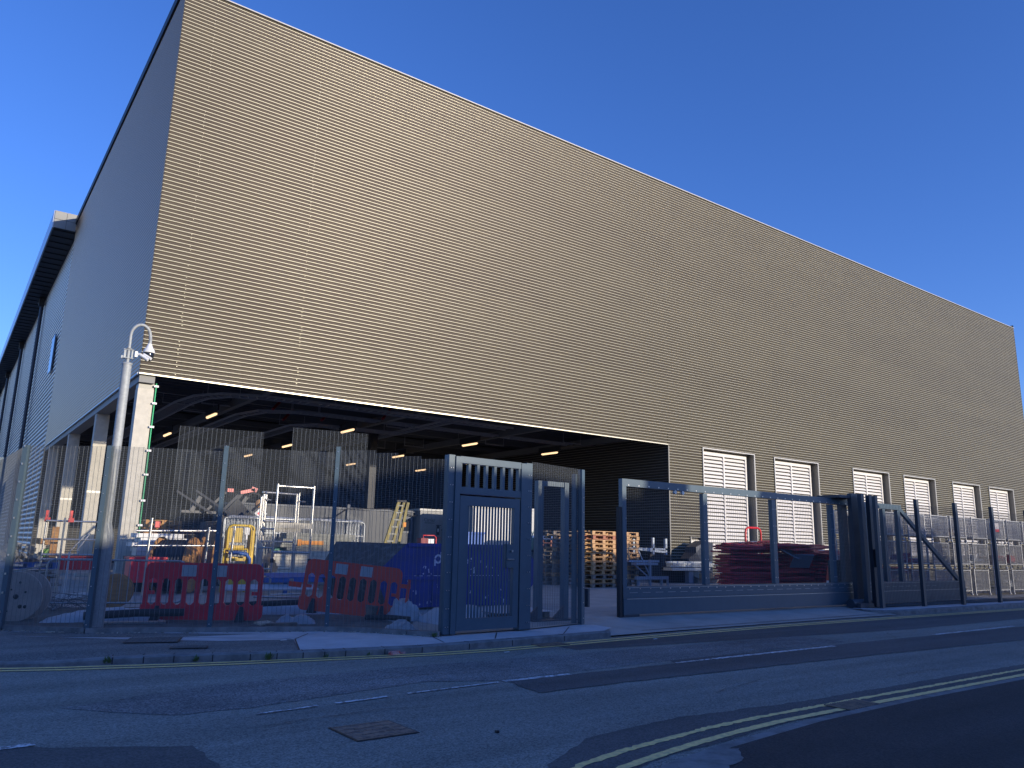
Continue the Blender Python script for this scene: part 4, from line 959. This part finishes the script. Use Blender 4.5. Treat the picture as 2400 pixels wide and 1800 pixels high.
# board stacks
def boards(x0,x1,y0,y1,z0,n,th,m_,where,gr,jx=.12,cat='board'):
    for i in range(n):
        dx_ = ru(-jx,jx); z = z0+i*(th+.008)
        pos = 'bottom' if i == 0 else ('top' if i == n-1 else ORD[i]+' up')
        o = MB().obox(((x0+x1)/2+dx_,(y0+y1)/2,z+th/2),(x1-x0,y1-y0,th),rz=ru(-.025,.025)).build('formwork_board', m_)
        tag(o, f'{pos} board in the {where}', cat, gr)
boards(8.95,11.3,24.3,24.9,1.34,6,.082,greyb,'upper grey stack behind the scaffold tower','grey boards behind the tower')
boards(8.35,11.2,23.4,24.1,.50,9,.085,cream,'lower cream stack beside the skip','cream boards beside the skip')
ob = MB().obox((9.85,24.27,1.58),(.75,.03,.12)).obox((9.42,24.27,1.58),(.12,.03,.2)).build('orange_strap', mat('orange_webbing', (0.8,0.3,0.03), 0.6)); tag(ob, 'orange strap across the grey board stack', 'strap')
ob = MB().box(7.6,22.0,.47,11.0,22.3,.60).box(7.35,21.8,YZ,7.47,21.95,1.0).box(8.3,22.3,YZ,8.4,22.4,.46).box(10.6,22.3,YZ,10.7,22.4,.46).build('rack', blue); tag(ob, 'low blue steel rack under the cream boards', 'rack')
ob = MB().add([(8.7,24.6,1.3),(9.2,24.6,1.3),(9.4,24.65,1.85),(9.1,24.65,1.6),(8.7,24.8,1.3),(9.2,24.8,1.3),(9.4,24.75,1.85),(9.1,24.75,1.6)], [(0,1,2,3),(7,6,5,4),(0,3,7,4),(1,5,6,2),(3,2,6,7)]).build('netting', mat('green_netting', (0.12,0.32,0.22), 0.7)); tag(ob, 'folded green netting beside the grey boards', 'netting')
# white boards and crate left of the drum
boards(4.65,5.95,24.5,25.3,1.12,5,.12,whitep,'white pile right of the cream corner column','white boards under the overhang',.15)
ob = MB().box(4.55,24.4,YZ-.52,6.0,25.4,1.10-.52).build('banner', blackp)
tag(ob, 'black board with the white letters AB on its face behind the cable drum', 'board')
ob.data.transform(Matrix.Translation((0,0,.52)))
tx = text_mesh('AB', .24, whitep, ob, (4.95,24.395,.90))
ob = MB().box(4.3,23.0,.45,5.2,23.6,1.06).box(4.27,22.97,1.06,5.23,23.63,1.12).build('red_bin', red); tag(ob, 'dark red tub below the white boards beside the corner column', 'tub')
# aluminium frames at left with red joints
t = thing('aluminium_frame', 'tall aluminium guardrail frame with red plastic ends behind the corner fence', 'scaffold frame', (2.0,20.2,YZ))
m = MB()
for x in (1.98,2.30): T((x,20.2 if x<2.1 else 19.9,.35),(x,20.2 if x<2.1 else 19.9,2.02),.022)
for z in (1.95,1.55,1.22,1.12): T((1.96,20.1,z),(3.15,20.0,z),.022)
T((2.5,20,1.3),(2.75,20,1.65),.015); T((2.62,20,1.3),(2.85,20,1.7),.015)
m.build('tubes', alum, t, True)
m = MB()
for x, y in ((1.98,20.18),(2.42,19.95)): m.box(x-.05,y-.05,1.93,x+.06,y+.05,2.02); m.box(x-.04,y-.04,2.02,x+.02,y+.04,2.18)
m.build('red_end', mat('bright_red_tube', (0.7,0.02,0.02), 0.35), t, True)
t = thing('aluminium_frame', 'aluminium guardrail frame crossing in front of the white boards', 'scaffold frame', (4.6,22.7,YZ))
m = MB(); T((4.30,22.7,1.80),(6.45,22.7,1.86),.035); T((4.62,22.65,YZ),(4.66,22.65,2.15),.03); T((4.3,22.7,1.42),(6.5,22.7,1.45),.025); T((6.75,22.6,YZ),(6.85,22.6,2.0),.035); T((6.1,22.6,YZ),(6.15,22.6,1.95),.03); m.build('tubes', alum, t, True)
m = MB(); m.box(4.74,22.6,1.90,4.86,22.7,2.06); m.build('red_end', mat('bright_red_tube', (0.7,0.02,0.02), 0.35), t, True)
ob = MB().box(2.55,22.0,.82,3.35,22.6,1.12).box(2.52,21.97,1.121,3.38,22.63,1.15).build('red_crate', mat('bright_red_box', (0.62,0.02,0.025), 0.45)); tag(ob, 'bright red rectangular crate low behind the crowd barrier on the left', 'crate')
ob = MB().box(2.45,21.9,.74,3.5,22.7,.815).box(2.5,22.0,YZ,2.6,22.6,.739).box(3.3,22.0,YZ,3.4,22.6,.739).build('shelf_board', alum); tag(ob, 'pale flat board under the bright red crate', 'board')
t = thing('timber_offcut', 'orange timber post standing beside the aluminium frame', 'timber'); MB().obox((2.22,20.6,1.45),(.14,.12,.75)).build('post_piece', woodo, t); MB().obox((2.12,20.6,.62),(.14,.3,.28),rz=.3).build('block', woodo, t)
ob = MB().obox((2.75,18.9,.42),(1.1,.12,.09),ry=-.06).tube([(2.35,18.9,.42),(2.35,18.9,1.3)], .02, 8).build('handled_board', whitep); tag(ob, 'white plank with an upright handle behind the left crowd barrier', 'plank')
# wire tangle
m = MB()
for k in range(26):
    x, y = ru(2.0,3.0), ru(18.2,18.8); m.tube([(x,y,YZ+.05),(x+ru(-.5,.5),y+ru(-.2,.2),YZ+ru(.1,.4)),(x+ru(-.6,.6),y,YZ+ru(.05,.35))], .006, 4)
ob = m.build('wire_tangle', mat('dull_wire', (0.15,0.15,0.17), 0.5, 0.5)); ob['kind'] = 'stuff'; ob['label'] = 'tangle of loose wire behind the left crowd barrier'
# sheeting, pipes and planks along the foot of the fence
from mathutils import noise as mnoise
def lumpy(name, x0,x1,y0,y1,z,h_,m_,label,cat,rz=0,seed=1,nx=26,ny=14):
    rs = random.Random(seed); vs = []; fs = []
    for j_ in range(ny+1):
        for i in range(nx+1):
            u, v = i/nx, j_/ny; e = min(1, 4*min(u,1-u))*min(1, 3*min(v,1-v))
            vs.append((x0+(x1-x0)*u+rs.uniform(-.02,.02), y0+(y1-y0)*v+rs.uniform(-.02,.02), z+h_*e**.6*(.62+.38*mnoise.noise((u*3.3+seed*7, v*2.2, seed))+.14*mnoise.noise((u*9+seed, v*7, 3)))))
    for j_ in range(ny):
        for i in range(nx): a = j_*(nx+1)+i; fs.append((a,a+1,a+nx+2,a+nx+1))
    m = MB(); m.add(vs, fs, True)
    for k in range(nx+1):
        pass
    c = Vector(((x0+x1)/2,(y0+y1)/2,0)); m.rot(0, Matrix.Translation(c) @ Matrix.Rotation(rz,4,'Z') @ Matrix.Translation(-c))
    o = m.build(name, m_); tag(o, label, cat); return o
lumpy('insulation_sheet', 1.75,3.75,15.9,16.7,YZ,.26,sheet,'pale blue sheeting laid along the ground behind the first post','sheeting',rz=-.28,seed=3)
lumpy('insulation_sheet', 5.2,7.6,16.1,16.9,YZ,.30,sheet,'white plastic sheeting rolled out behind the orange barrier','sheeting',rz=-.3,seed=4)
lumpy('rubble_bag', 5.3,6.0,14.2,14.7,YZ,.22,mat('clear_plastic_bag', (0.42,0.45,0.5), 0.4),'crumpled clear plastic bag by the fence foot between the barriers','bag',rz=-.3,seed=5)
lumpy('white_sack', 7.45,8.15,13.9,14.6,YZ,.55,sheet,'bulky white sack slumped against the gate post behind the fence','sack',rz=-.1,seed=6)
lumpy('white_sack', 6.55,7.15,12.42,12.75,YZ,.22,sheet,'flat torn white sack at the foot of the mesh left of the gate','sack',rz=-.8,seed=8)
lumpy('white_sheet', 9.4,10.9,13.2,14.6,YZ+.15,.10,sheet,'white sheet spread over a pallet behind the short mesh bay','sheeting',seed=9)
lumpy('white_sheet', 7.9,9.2,12.9,14.2,YZ,.38,sheet,'white sheet bundled low behind the pedestrian gate','sheeting',seed=10)
for k, (a, b, r, mm, lb) in enumerate([((2.3,15.75,.26),(3.9,15.45,.30),.07,blackp,'black pipe on the ground left of the dark red barrier'),((3.4,16.6,.24),(6.6,15.9,.40),.06,blackp,'long black pipe running behind both red barriers'),((5.3,15.9,.52),(7.1,15.7,.42),.025,galv,'galvanised tube lying across the gap between the barriers'),((7.0,14.3,.20),(7.6,13.6,.20),.05,blackp,'short black pipe under the orange barrier')]):
    ob = MB().tube([a, ((a[0]+b[0])/2,(a[1]+b[1])/2,(a[2]+b[2])/2+.02), b], r, 10).build('pipe', mm); tag(ob, lb, 'pipe')
for k, (c, sz, rz, mm, lb) in enumerate([((2.9,15.3,.17),(1.3,.08,.03),-.3,galv,'thin pale lath on the ground left of the dark red barrier'),((4.9,14.0,.20),(.34,.16,.03),.5,cream,'broken cream board scrap at the fence foot under the dark red barrier'),((5.15,13.9,.17),(.6,.08,.06),-.2,woodg,'dull timber batten by the fence foot'),((7.3,14.6,.3),(.25,.2,.2),.3,woodg,'small brown box beside the white sack'),((6.1,17.2,.62),(2.0,.5,.03),-.1,sheet,'pale flat panel lying behind the orange barrier'),((6.9,17.6,.85),(1.6,.5,.03),.1,blue,'blue flat panel under the cream boards')]):
    ob = MB().obox(c, sz, rz=rz, rx=.15).build('board_scrap', mm); tag(ob, lb, 'board')
m = MB()
for k in range(160):
    t_ = rnd(); i = min(len(fb)-2, int(t_*(len(fb)-1))); a, b = fb[i], fb[i+1]; u = rnd()
    m.obox((a[0]+(b[0]-a[0])*u+ru(-.05,.05), a[1]+(b[1]-a[1])*u-ru(.07,.16), .112),(ru(.01,.04),ru(.01,.04),ru(.008,.025)),rz=ru(0,3))
ob = m.build('gravel', rubble); ob['kind'] = 'stuff'; ob['label'] = 'loose grit along the foot of the mesh fence'

# ------------------------------------------------------------------ skip
SK = thing('skip', 'large dark blue waste skip with a scraped sloping end', 'skip', (8.2,16.2,YZ))
sx0, sx1 = 8.10, 12.6; sy0, sy1 = 16.2, 18.0; sz = 1.62
m = MB()
def slab(poly, y0, y1): m.xz(poly, y0, y1)
slab([(8.75+.12,sz),(8.12,.95),(8.45,YZ+.05),(12.1,YZ+.05),(12.9,.95),(12.3,sz)], sy0, sy0+.06)
slab([(8.87,sz),(8.12,.95),(8.45,YZ+.05),(12.1,YZ+.05),(12.9,.95),(12.3,sz)], sy1-.06, sy1)
m.box(8.5,sy0+.06,YZ+.05,12.1,sy1-.06,YZ+.1)
m.build('body', skipb, SK, True)
m = MB(); m.add([(8.12,sy0,.95),(8.87,sy0+.0,sz),(7.92,sy1,sz+.02),(7.5,sy1,.95),(8.12,sy0+.03,.95)], [(0,3,2,1)])
m.add([(8.12,sy0,.95),(7.5,sy1,.95),(8.0,sy1,YZ+.05),(8.45,sy0,YZ+.05)], [(0,3,2,1)])
m.build('sloping_end', skipin, SK, True)
m = MB(); m.box(8.9,sy0-.05,sz-.07,12.3,sy0-.002,sz+.02); m.box(8.3,sy0-.04,.80,12.8,sy0-.002,.90)
for x in (9.6,10.9): m.box(x,sy0-.035,YZ+.06,x+.08,sy0-.002,.79)
m.build('side_rails', skipb, SK, True)
lw = mat('white_lettering', (0.75,0.75,0.85), 0.6, c2=(0.05,0.06,0.2), scale=30, amt=0.5, fac=(.5,.7))
# two letter ring logo followed by letters
m = MB(); cx_, cz_ = 9.73, 1.28
def ringarc(a0,a1,r0,r1):
    vs = []; fs = []; nn = 14
    for k in range(nn+1):
        a = math.radians(a0+(a1-a0)*k/nn)
        for r_ in (r0,r1): vs.append((cx_+r_*math.cos(a)*.95, sy0-.006, cz_+r_*math.sin(a)))
    for k in range(nn): fs.append((2*k,2*k+1,2*k+3,2*k+2))
    m.add(vs, fs)
ringarc(6,174,.065,.108); ringarc(186,354,.065,.108)
m.box(cx_+.062,sy0-.007,cz_+.008,cx_+.104,sy0-.005,cz_+.16); m.box(cx_-.104,sy0-.007,cz_-.16,cx_-.062,sy0-.005,cz_-.008)
m.build('logo', lw, SK, True)
text_mesh('remier', .30, lw, SK, (9.88,sy0-.006,1.17), bold=True)
text_mesh('02', .14, lw, SK, (9.83,sy0-.006,1.0), name='phone_number'); text_mesh('46', .14, lw, SK, (10.66,sy0-.006,1.0), name='phone_number')
m = MB(); rs = random.Random(5)
for k in range(60):
    x, z = 8.9+3.0*rs.random(), .25+1.0*rs.random()
    m.obox((x,sy0-.003,z),(rs.uniform(.008,.03),.003,rs.uniform(.02,.10)),ry=rs.uniform(-.5,.5))
for k in range(26): x = 9.1+2.4*rs.random(); m.obox((x,sy0-.0405,.895),(rs.uniform(.03,.12),.003,.012))
m.build('paint_scrapes', lw, SK, True)
# red pump on skip rim
t = thing('red_generator', 'small red generator with tubular handle standing beyond the skip rim', 'generator', (13.8,24.1,1.55))
m = MB(); m.box(13.70,24.0,1.55,13.98,24.3,1.82); m.build('engine', mat('dark_red_pipe', (0.25,0.01,0.015), 0.5), t, True)
m = MB(); m.box(13.99,24.0,1.56,14.22,24.3,1.80); m.build('tank', whitep, t, True)
m = MB(); m.tube([(13.78,24.0,1.82),(13.78,24.0,1.92),(14.22,24.0,1.92),(14.3,24.0,1.85),(14.3,24.0,1.56)], .022, 8); m.build('handle', mat('bright_red_tube', (0.7,0.02,0.02), 0.35), t, True)
ob = MB().box(13.5,23.9,YZ,15.0,24.7,1.549).build('storage_chest', blackp); tag(ob, 'dark storage chest under the red generator behind the skip', 'chest')
# ------------------------------------------------------------------ cabins at the back
CB = thing('site_cabin', 'long grey panelled site cabin against the rear of the undercroft', 'site cabin', (10,33,YZ))
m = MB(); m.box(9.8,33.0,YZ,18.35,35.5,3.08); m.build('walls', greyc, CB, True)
m = MB(); m.box(9.7,32.93,3.08,18.4,35.55,3.16)
m.box(14.9,32.90,YZ,15.03,32.995,3.3)
m.build('roof_edge', mat('shaded_cabin_trim', (0.085,0.10,0.13), 0.5), CB, True)  # trim darkened with the walls, shade included in its colour
m = MB()
for k in range(12): x = 10.3+.72*k; m.box(x,32.975,YZ+.1,x+.045,32.998,3.05)
m.build('panel_joints', mat('shaded_cabin_trim', (0.085,0.10,0.13), 0.5), CB, True)
wf = MB().box(17.6,32.95,2.1,18.3,32.996,2.85).build('window', mat('shaded_cabin_trim', (0.085,0.10,0.13), 0.5), CB, True)
MB().box(17.72,32.94,2.2,18.2,32.949,2.75).build('pane', glassd, wf, True)
m = MB(); m.tube([(11.5,32.9,2.6),(13.5,32.88,2.62),(14.3,32.88,2.7),(14.9,32.88,3.1),(17.0,32.88,3.2),(18.3,32.85,2.9),(18.8,32.8,3.1),(19.9,32.8,3.22)], .02, 6); m.build('cable', blackp, CB, True)
RF = thing('reefer_container', 'white refrigerated container with small black logo behind the skip', 'container', (18.45,32.6,YZ))
m = MB(); m.box(18.5,32.6,YZ,20.95,38.6,3.18); m.build('body', mat('shaded_container_white', (0.30,0.30,0.29), 0.5), RF, True)  # white body dimmed, partial shade put into its colour
m = MB(); m.box(18.44,32.54,3.182,21.0,38.65,3.27); m.box(20.3,32.56,YZ,20.36,32.597,3.18); m.build('frame', mat('pale_trim', (0.62,0.62,0.6), 0.5), RF, True)
text_mesh('Carrier', .24, blackp, RF, (18.72,32.596,2.68), name='logo_lettering', xs=.85)
m = MB(); m.box(18.75,32.592,2.60,19.3,32.597,2.62); m.box(19.42,32.59,2.05,19.60,32.597,2.50); m.box(19.40,32.59,2.50,19.66,32.597,2.53); m.lathe([(0,32.59),(.06,32.59),(.06,32.598)],(19.76,0,2.3),12,'Y'); m.build('control_panel', blackp, RF, True)
m = MB(); m.box(19.47,32.586,2.2,19.55,32.5895,2.36); m.build('display', whitep, RF, True)
m = MB(); m.box(19.35,32.592,1.92,19.68,32.597,1.95); m.box(19.3,32.592,1.86,19.72,32.597,1.875); m.build('red_marking', red, RF, True)
# ladder leaning
t = thing('ladder', 'yellow fibreglass stepladder standing folded before the grey cabin', 'ladder', (14.3,27,YZ))
m = MB()
m.bar((13.35,26.9,YZ),(14.30,26.9,3.20),.13,.06,up=(0,1,0)); m.bar((13.75,26.9,YZ),(14.52,26.9,3.20),.10,.06,up=(0,1,0))
m.bar((14.15,27.05,YZ),(14.78,27.05,3.20),.11,.06,up=(0,1,0)); m.bar((13.9,27.05,YZ),(14.58,27.05,3.20),.06,.05,up=(0,1,0))
m.build('stiles', yellow_d, t, True)
m = MB()
for k in range(11): z = .35+.27*k; f = (z-YZ)/3.05; m.bar((13.35+.95*f,26.88,z),(13.75+.77*f,26.88,z),.035,.05)
m.build('rungs', mat('dull_rung', (0.25,0.25,0.2), 0.5), t, True)
MB().box(14.2,26.84,3.19,14.6,26.96,3.26).build('top_cap', blackp, t, True)
MB().box(14.50,26.83,2.25,14.62,26.85,2.42).build('sticker', mat('orange_webbing', (0.8,0.3,0.03), 0.6), t, True)
# white cabin lit, seen through the pedestrian gate bars
WC = thing('white_cabin', 'sunlit white cabin wall glimpsed through the pedestrian gate bars', 'site cabin', (19.4,30,YZ))
m = MB(); m.box(19.45,29.5,YZ,23.0,30.6,3.28); m.build('walls', reefw, WC, True)
m = MB(); m.box(19.40,29.45,3.282,23.05,30.65,3.38); m.build('roof_edge', reefw, WC, True)
WC.location.x += 0.0
ob = MB().box(15.3,24.0,1.25,16.35,24.7,2.02).box(15.26,23.96,2.02,16.40,24.74,2.09).build('blue_bin', mat('blue_bin_plastic', (0.03,0.13,0.5), 0.45)); tag(ob, 'blue lidded bin seen through the left bars of the pedestrian gate', 'bin')
ob = MB().box(15.4,24.05,YZ,16.3,24.65,1.245).build('bin_plinth', blackp); tag(ob, 'black plinth under the blue lidded bin', 'plinth')
t = thing('wheeled_bin', 'grey wheeled bin behind the short mesh bay left of the pallets', 'bin', (20.3,26.0,YZ))
m = MB(); m.box(19.6,26.0,.25,20.66,26.7,1.4); m.build('body', mat('bin_grey', (0.14,0.18,0.19), 0.5), t, True); m = MB(); m.box(19.56,25.95,1.401,20.70,26.75,1.47); m.build('lid', blackp, t, True)
m = MB(); m.tube([(19.7,26.05,.21),(19.7,26.65,.21)], .08, 10); m.build('wheel', blackp, t, True); m = MB(); m.tube([(20.55,26.05,.21),(20.55,26.65,.21)], .08, 10); m.build('wheel', blackp, t, True)
t = thing('green_basket', 'pale green wire baskets piled on the grey wheeled bin', 'basket', (20.3,26.2,1.475))
m = MB(); m.box(19.9,26.05,1.475,20.66,26.6,1.98); m.build('tub', mat('pale_green', (0.35,0.5,0.38), 0.6), t, True)
m = MB(); 
for k in range(6): m.tube([(19.95+.12*k,26.1,1.98),(20.05+.12*k,26.1,2.25),(20.12+.12*k,26.1,2.05)], .025, 5)
m.build('wire_loops', mat('pale_green2', (0.45,0.6,0.45), 0.6), t, True)
MB().box(20.45,26.0,1.62,20.67,26.045,1.82).build('red_label', red, t, True)

# ------------------------------------------------------------------ metalwork right of the opening
BN = thing('steel_bench', 'galvanised steel channels laid across two legs before the warehouse wall', 'steel rack', (27.6,24.6,YZ))
m = MB(); m.box(26.8,24.3,.95,29.9,24.7,1.02); m.box(26.7,24.35,.86,29.6,24.6,.945); m.box(26.6,24.2,.70,29.2,24.7,.82); m.box(26.9,24.75,1.02,30.0,24.95,1.09); m.build('channels', galv, BN, True)
m = MB(); m.box(27.9,24.35,YZ,28.2,24.6,.699); m.box(29.3,24.4,YZ,29.4,24.6,.86); m.build('legs', mat('blue_grey_leg', (0.2,0.24,0.3), 0.5), BN, True)
ob = MB().box(26.6,25.0,YZ,28.4,25.6,.66).build('dark_crate', blackp); tag(ob, 'dark crate under the galvanised steel channels', 'crate')
ob = MB().box(28.35,24.0,.36,29.6,24.15,.58).build('timber_offcut', wood); tag(ob, 'sunlit pale timber block under the steel channels', 'timber block')
ob = MB().box(28.3,24.16,YZ,30.4,24.5,.34).build('timber_sleeper', woodg); tag(ob, 'dark sleeper lying below the sunlit timber block', 'timber')
TR = thing('steel_trestle', 'pale blue grey steel trestle with upright stubs behind the sliding gate', 'trestle', (22.5,22.4,YZ))
m = MB(); m.box(22.2,22.0,.44,24.0,22.12,.56)
for x in (22.3,22.95,23.6,23.95): m.box(x,22.02,YZ,x+.07,22.10,.44)
m.box(22.95,22.02,.56,23.03,22.10,1.20)
m.box(22.1,22.3,1.10,23.8,22.45,1.18); m.box(22.2,22.0,1.0,23.4,22.3,1.08)
m.bar((22.4,22.1,1.55),(23.0,22.1,.6),.04); m.bar((22.2,22.1,1.0),(22.9,22.1,.56),.04)
m.build('frame', mat('pale_blue_steel', (0.35,0.40,0.46), 0.45, 0.3), TR, True)
m = MB(); m.box(22.1,22.6,1.58,24.6,22.7,1.66)
for x, z in ((22.62,2.0),(23.75,2.08),(24.5,2.05)): m.box(x,22.6,1.4,x+.10,22.7,z)
m.bar((23.0,22.65,1.6),(24.6,22.65,1.5),.08); m.build('upper_rail', mat('pale_blue_steel', (0.35,0.40,0.46), 0.45, 0.3), TR, True)
ob = MB().box(24.0,23.0,.5,24.35,23.15,1.42).box(24.36,23.02,.55,24.65,23.14,1.44).box(24.66,23.0,.95,24.9,23.12,1.5).build('black_sacks', blackp); tag(ob, 'black plastic sheets hanging between the trestle and the channels', 'plastic sheet')
ob = MB().box(23.6,18.6,YZ,25.1,18.9,.24).box(23.9,18.4,.25,25.3,18.7,.31).build('steel_plates', anth); tag(ob, 'dark steel plates on the ground close behind the sliding gate', 'steel plate')
m = MB(); tp = [(29.0,1.75),(29.7,2.05),(30.4,1.95),(30.3,YZ),(28.2,YZ),(28.3,.5),(28.9,.85),(28.6,1.2),(28.95,1.5)]
m.add([(x,24.9+.12*math.sin(5*x+3*z),z) for x,z in tp]+[(x,25.5,z) for x,z in tp], [tuple(range(9)), tuple(range(17,8,-1))]+[(k,9+k,9+(k+1)%9,(k+1)%9) for k in range(9)])
ob = m.build('tarpaulin', mat('dark_tarp', (0.035,0.04,0.055), 0.45)); tag(ob, 'dark crumpled tarpaulin hung between the channels and the barrier pile', 'tarpaulin')

# ------------------------------------------------------------------ cages
cg = mat('cage_steel', (0.50,0.51,0.52), rough=0.45, metal=0.3, c2=(0.34,0.34,0.35), scale=12, amt=0.8)
CW, CD, CH = 1.22, 1.0, .80
def make_cage():
    t = thing('mesh_cage', 'cage', 'cage')
    m = MB()
    for x in (0,CW):
        for y in (0,CD): m.tube([(x,y,.0),(x,y,CH+.17)], .024, 6)
    for z in (.17,CH+.12):
        for y in (0,CD): m.bar((0,y,z),(CW,y,z),.03)
        for x in (0,CW): m.bar((x,0,z),(x,CD,z),.03)
    m.build('frame', cg, t)
    for nm, a, b in (('front_mesh',(0,0),(CW,0)),('rear_mesh',(0,CD),(CW,CD)),('side_mesh',(0,0),(0,CD)),('side_mesh',(CW,0),(CW,CD))):
        m = MB(); p = Vector((*a,0)); q = Vector((*b,0)); L = (q-p).length
        for k in range(int(L/.055)): o = p+(q-p)*((k+.5)*.055/L); m.add(*diam(o+Vector((0,0,.17)), o+Vector((0,0,CH+.12)), .0048))
        for k in range(13): z = .17+.056*k; m.add(*diam(p+Vector((0,0,z)), q+Vector((0,0,z)), .0048))
        m.build(nm, cg, t)
    m = MB(); m.box(.02,.02,.14,CW-.02,CD-.02,.165); m.build('base_plate', cg, t)
    for x in (0,CW):
        for y in (0,CD): MB().lathe([(.05,0),(.05,.03),(.025,.06)], (x,y,0), 8).build('foot', cg, t)
    return t
cage0 = None; lv = ['bottom','middle','top']
ncol = 11
for c in range(ncol):
    for l in range(3):
        loc = (25.2+1.46*c, 14.4+ru(-.04,.04)-.06*c, YZ+.03+l*.99)
        lab = f'galvanised mesh cage, {lv[l]} of the {ORD[c]} stack counting right from the gate portal'
        if cage0 is None: cage0 = make_cage(); cage0.location = loc; cage0['label'] = lab; cage0['group'] = 'stacked mesh cages beside the warehouse'; cur = cage0
        else: cur = dup(cage0, loc, ru(-.02,.02), lab)
        rr_ = rnd()
        if (c,l) in ((5,1),(7,1),(8,0),(2,1),(4,2),(6,0),(9,1),(3,0),(8,1),(10,0),(10,1),(7,0),(9,0),(6,1),(4,1),(11,1)):
            mm = [rubble, greyb, sheet, woodg, redf][(c+l*2) % 5]
            m = MB()
            for k in range(10): m.obox((ru(.2,1.0),ru(.2,.8),.17+ru(.05,.30)),(ru(.1,.4),ru(.1,.3),ru(.04,.15)),rz=ru(0,3),rx=ru(-.3,.3))
            m.build('contents', mm, cur)
        if (c,l) in ((6,2),(8,2),(9,2)):
            MB().box(.15,-.02,.45,.75,-.008,.80).build('placard', mat('dull_placard', (0.42,0.40,0.42), 0.6), cur); MB().box(.15,-.026,.45,.75,-.021,.56).build('placard_band', redf, cur)

# ------------------------------------------------------------------ weeds and litter
def weed(x, y, z, s, label, n=26, seed=1):
    rs = random.Random(seed); m = MB()
    for k in range(n):
        a = rs.uniform(0,6.28); L = s*rs.uniform(.4,1); w_ = L*.16; el = rs.uniform(.5,1.4)
        d = Vector((math.cos(a)*math.cos(el), math.sin(a)*math.cos(el), math.sin(el))); sd = Vector((-math.sin(a),math.cos(a),0))*w_
        o = Vector((x+rs.uniform(-s,s)*.3,y+rs.uniform(-.02,.02),z)); m.add([o, o+d*L*.5+sd, o+d*L, o+d*L*.5-sd], [(0,1,2,3)])
    ob = m.build('weed', leafm); tag(ob, label, 'weed', 'weeds along the far kerb')
weed(2.05,11.62,.01,.12,'largest green weed growing at the far kerb, furthest left',34,1)
weed(3.05,11.28,.01,.11,'small weed in the gutter below the inspection cover',18,2)
weed(3.95,11.02,.01,.12,'leafy weed in the gutter near the concrete joint',22,3)
weed(4.75,10.86,.01,.08,'tiny weed at the kerb where the concrete slab begins',12,4)
weed(5.35,10.76,.01,.08,'tiny weed at the kerb just left of the red litter',12,5)
weed(6.95,11.6,.11,.10,'low weed at the foot of the gate hinge post',30,6)
ob = MB().obox((5.75,10.72,.03),(.18,.07,.05),rz=.3).obox((5.9,10.74,.02),(.08,.05,.03),rz=-.5).build('litter', mat('red_white_litter', (0.55,0.35,0.35), 0.6, c2=(0.5,0.05,0.05), scale=20, amt=1)); tag(ob, 'crushed red and white drinks can litter in the far gutter', 'litter')
for k, (x,y,l) in enumerate(((10.9,10.35,'small white paper scrap on the road before the vehicle opening'),(7.4,10.15,'tiny white scrap on the road left of the gully'),(4.6,12.2,'scrap of card where the slab meets the tarmac'))):
    ob = MB().obox((x,y,.012 if k<2 else .115),(.10,.03,.006),rz=.2).build('paper_scrap', whitep); tag(ob, l, 'litter')
ob = MB().obox((4.25,5.95,.012),(.03,.03,.02)).build('pebble', blackp); tag(ob, 'black pebble alone in the near lane', 'pebble')

# ================================================================== HOUSES ACROSS THE STREET (they throw the shade over the road)
def house(x0, x1, eav, r0, r1, label, chim=None, y0=-8.0, dpt=8.0):
    t = thing('terraced_house', label, 'house', (x0,y0,0), 0, 'houses across the street')
    m = MB(); m.box(x0,y0-dpt,.1,x1,y0,eav); m.build('walls', brick, t, True)
    m = MB(); m.add([(x0,y0+.25,eav-.05),(x1,y0+.25,eav-.05),(x1,y0-dpt/2,r1),(x0,y0-dpt/2,r0),(x0,y0-dpt-.25,eav-.05),(x1,y0-dpt-.25,eav-.05)], [(0,1,2,3),(3,2,5,4),(0,3,4),(1,5,2)]); m.build('roof', slate, t, True)
    for i in range(max(1,int((x1-x0)/3))):
        xx = x0+1+3*i
        if xx+1.2 < x1:
            w_ = MB().box(xx,y0,.9,xx+1.1,y0+.05,2.1).build('window', whitep, t, True); MB().box(xx+.08,y0+.051,.98,xx+1.02,y0+.06,2.02).build('pane', glassd, w_, True)
    if chim:
        m = MB(); m.box(chim[0],y0-dpt/2-.4,min(r0,r1)-1.2,chim[1],y0-dpt/2+.4,chim[2]); m.build('chimney', brick, t, True)
HS = [(-34,10.7,3.6,5.65,5.80,None),(10.7,12.9,3.8,5.80,6.2,None),(12.9,15.6,4.2,6.3,7.05,None),(15.6,27.6,4.6,7.08,7.18,(23.3,24.5,7.7)),(27.6,33.0,4.8,7.75,7.75,None),(33.0,39.9,4.8,7.2,7.15,None)]
for k, (a,b,e,r0,r1,ch) in enumerate(HS): house(a, b, e, r0, r1, f'{ORD[k]} brick house from the left across the street, behind the viewer', chim=ch)

# unused prototypes must not linger
for k in (pal_w, pal_g, pal_r, pal_b, pal_o):
    if k.name not in used:
        for c in list(k.children): bpy.data.objects.remove(c)
        bpy.data.objects.remove(k)
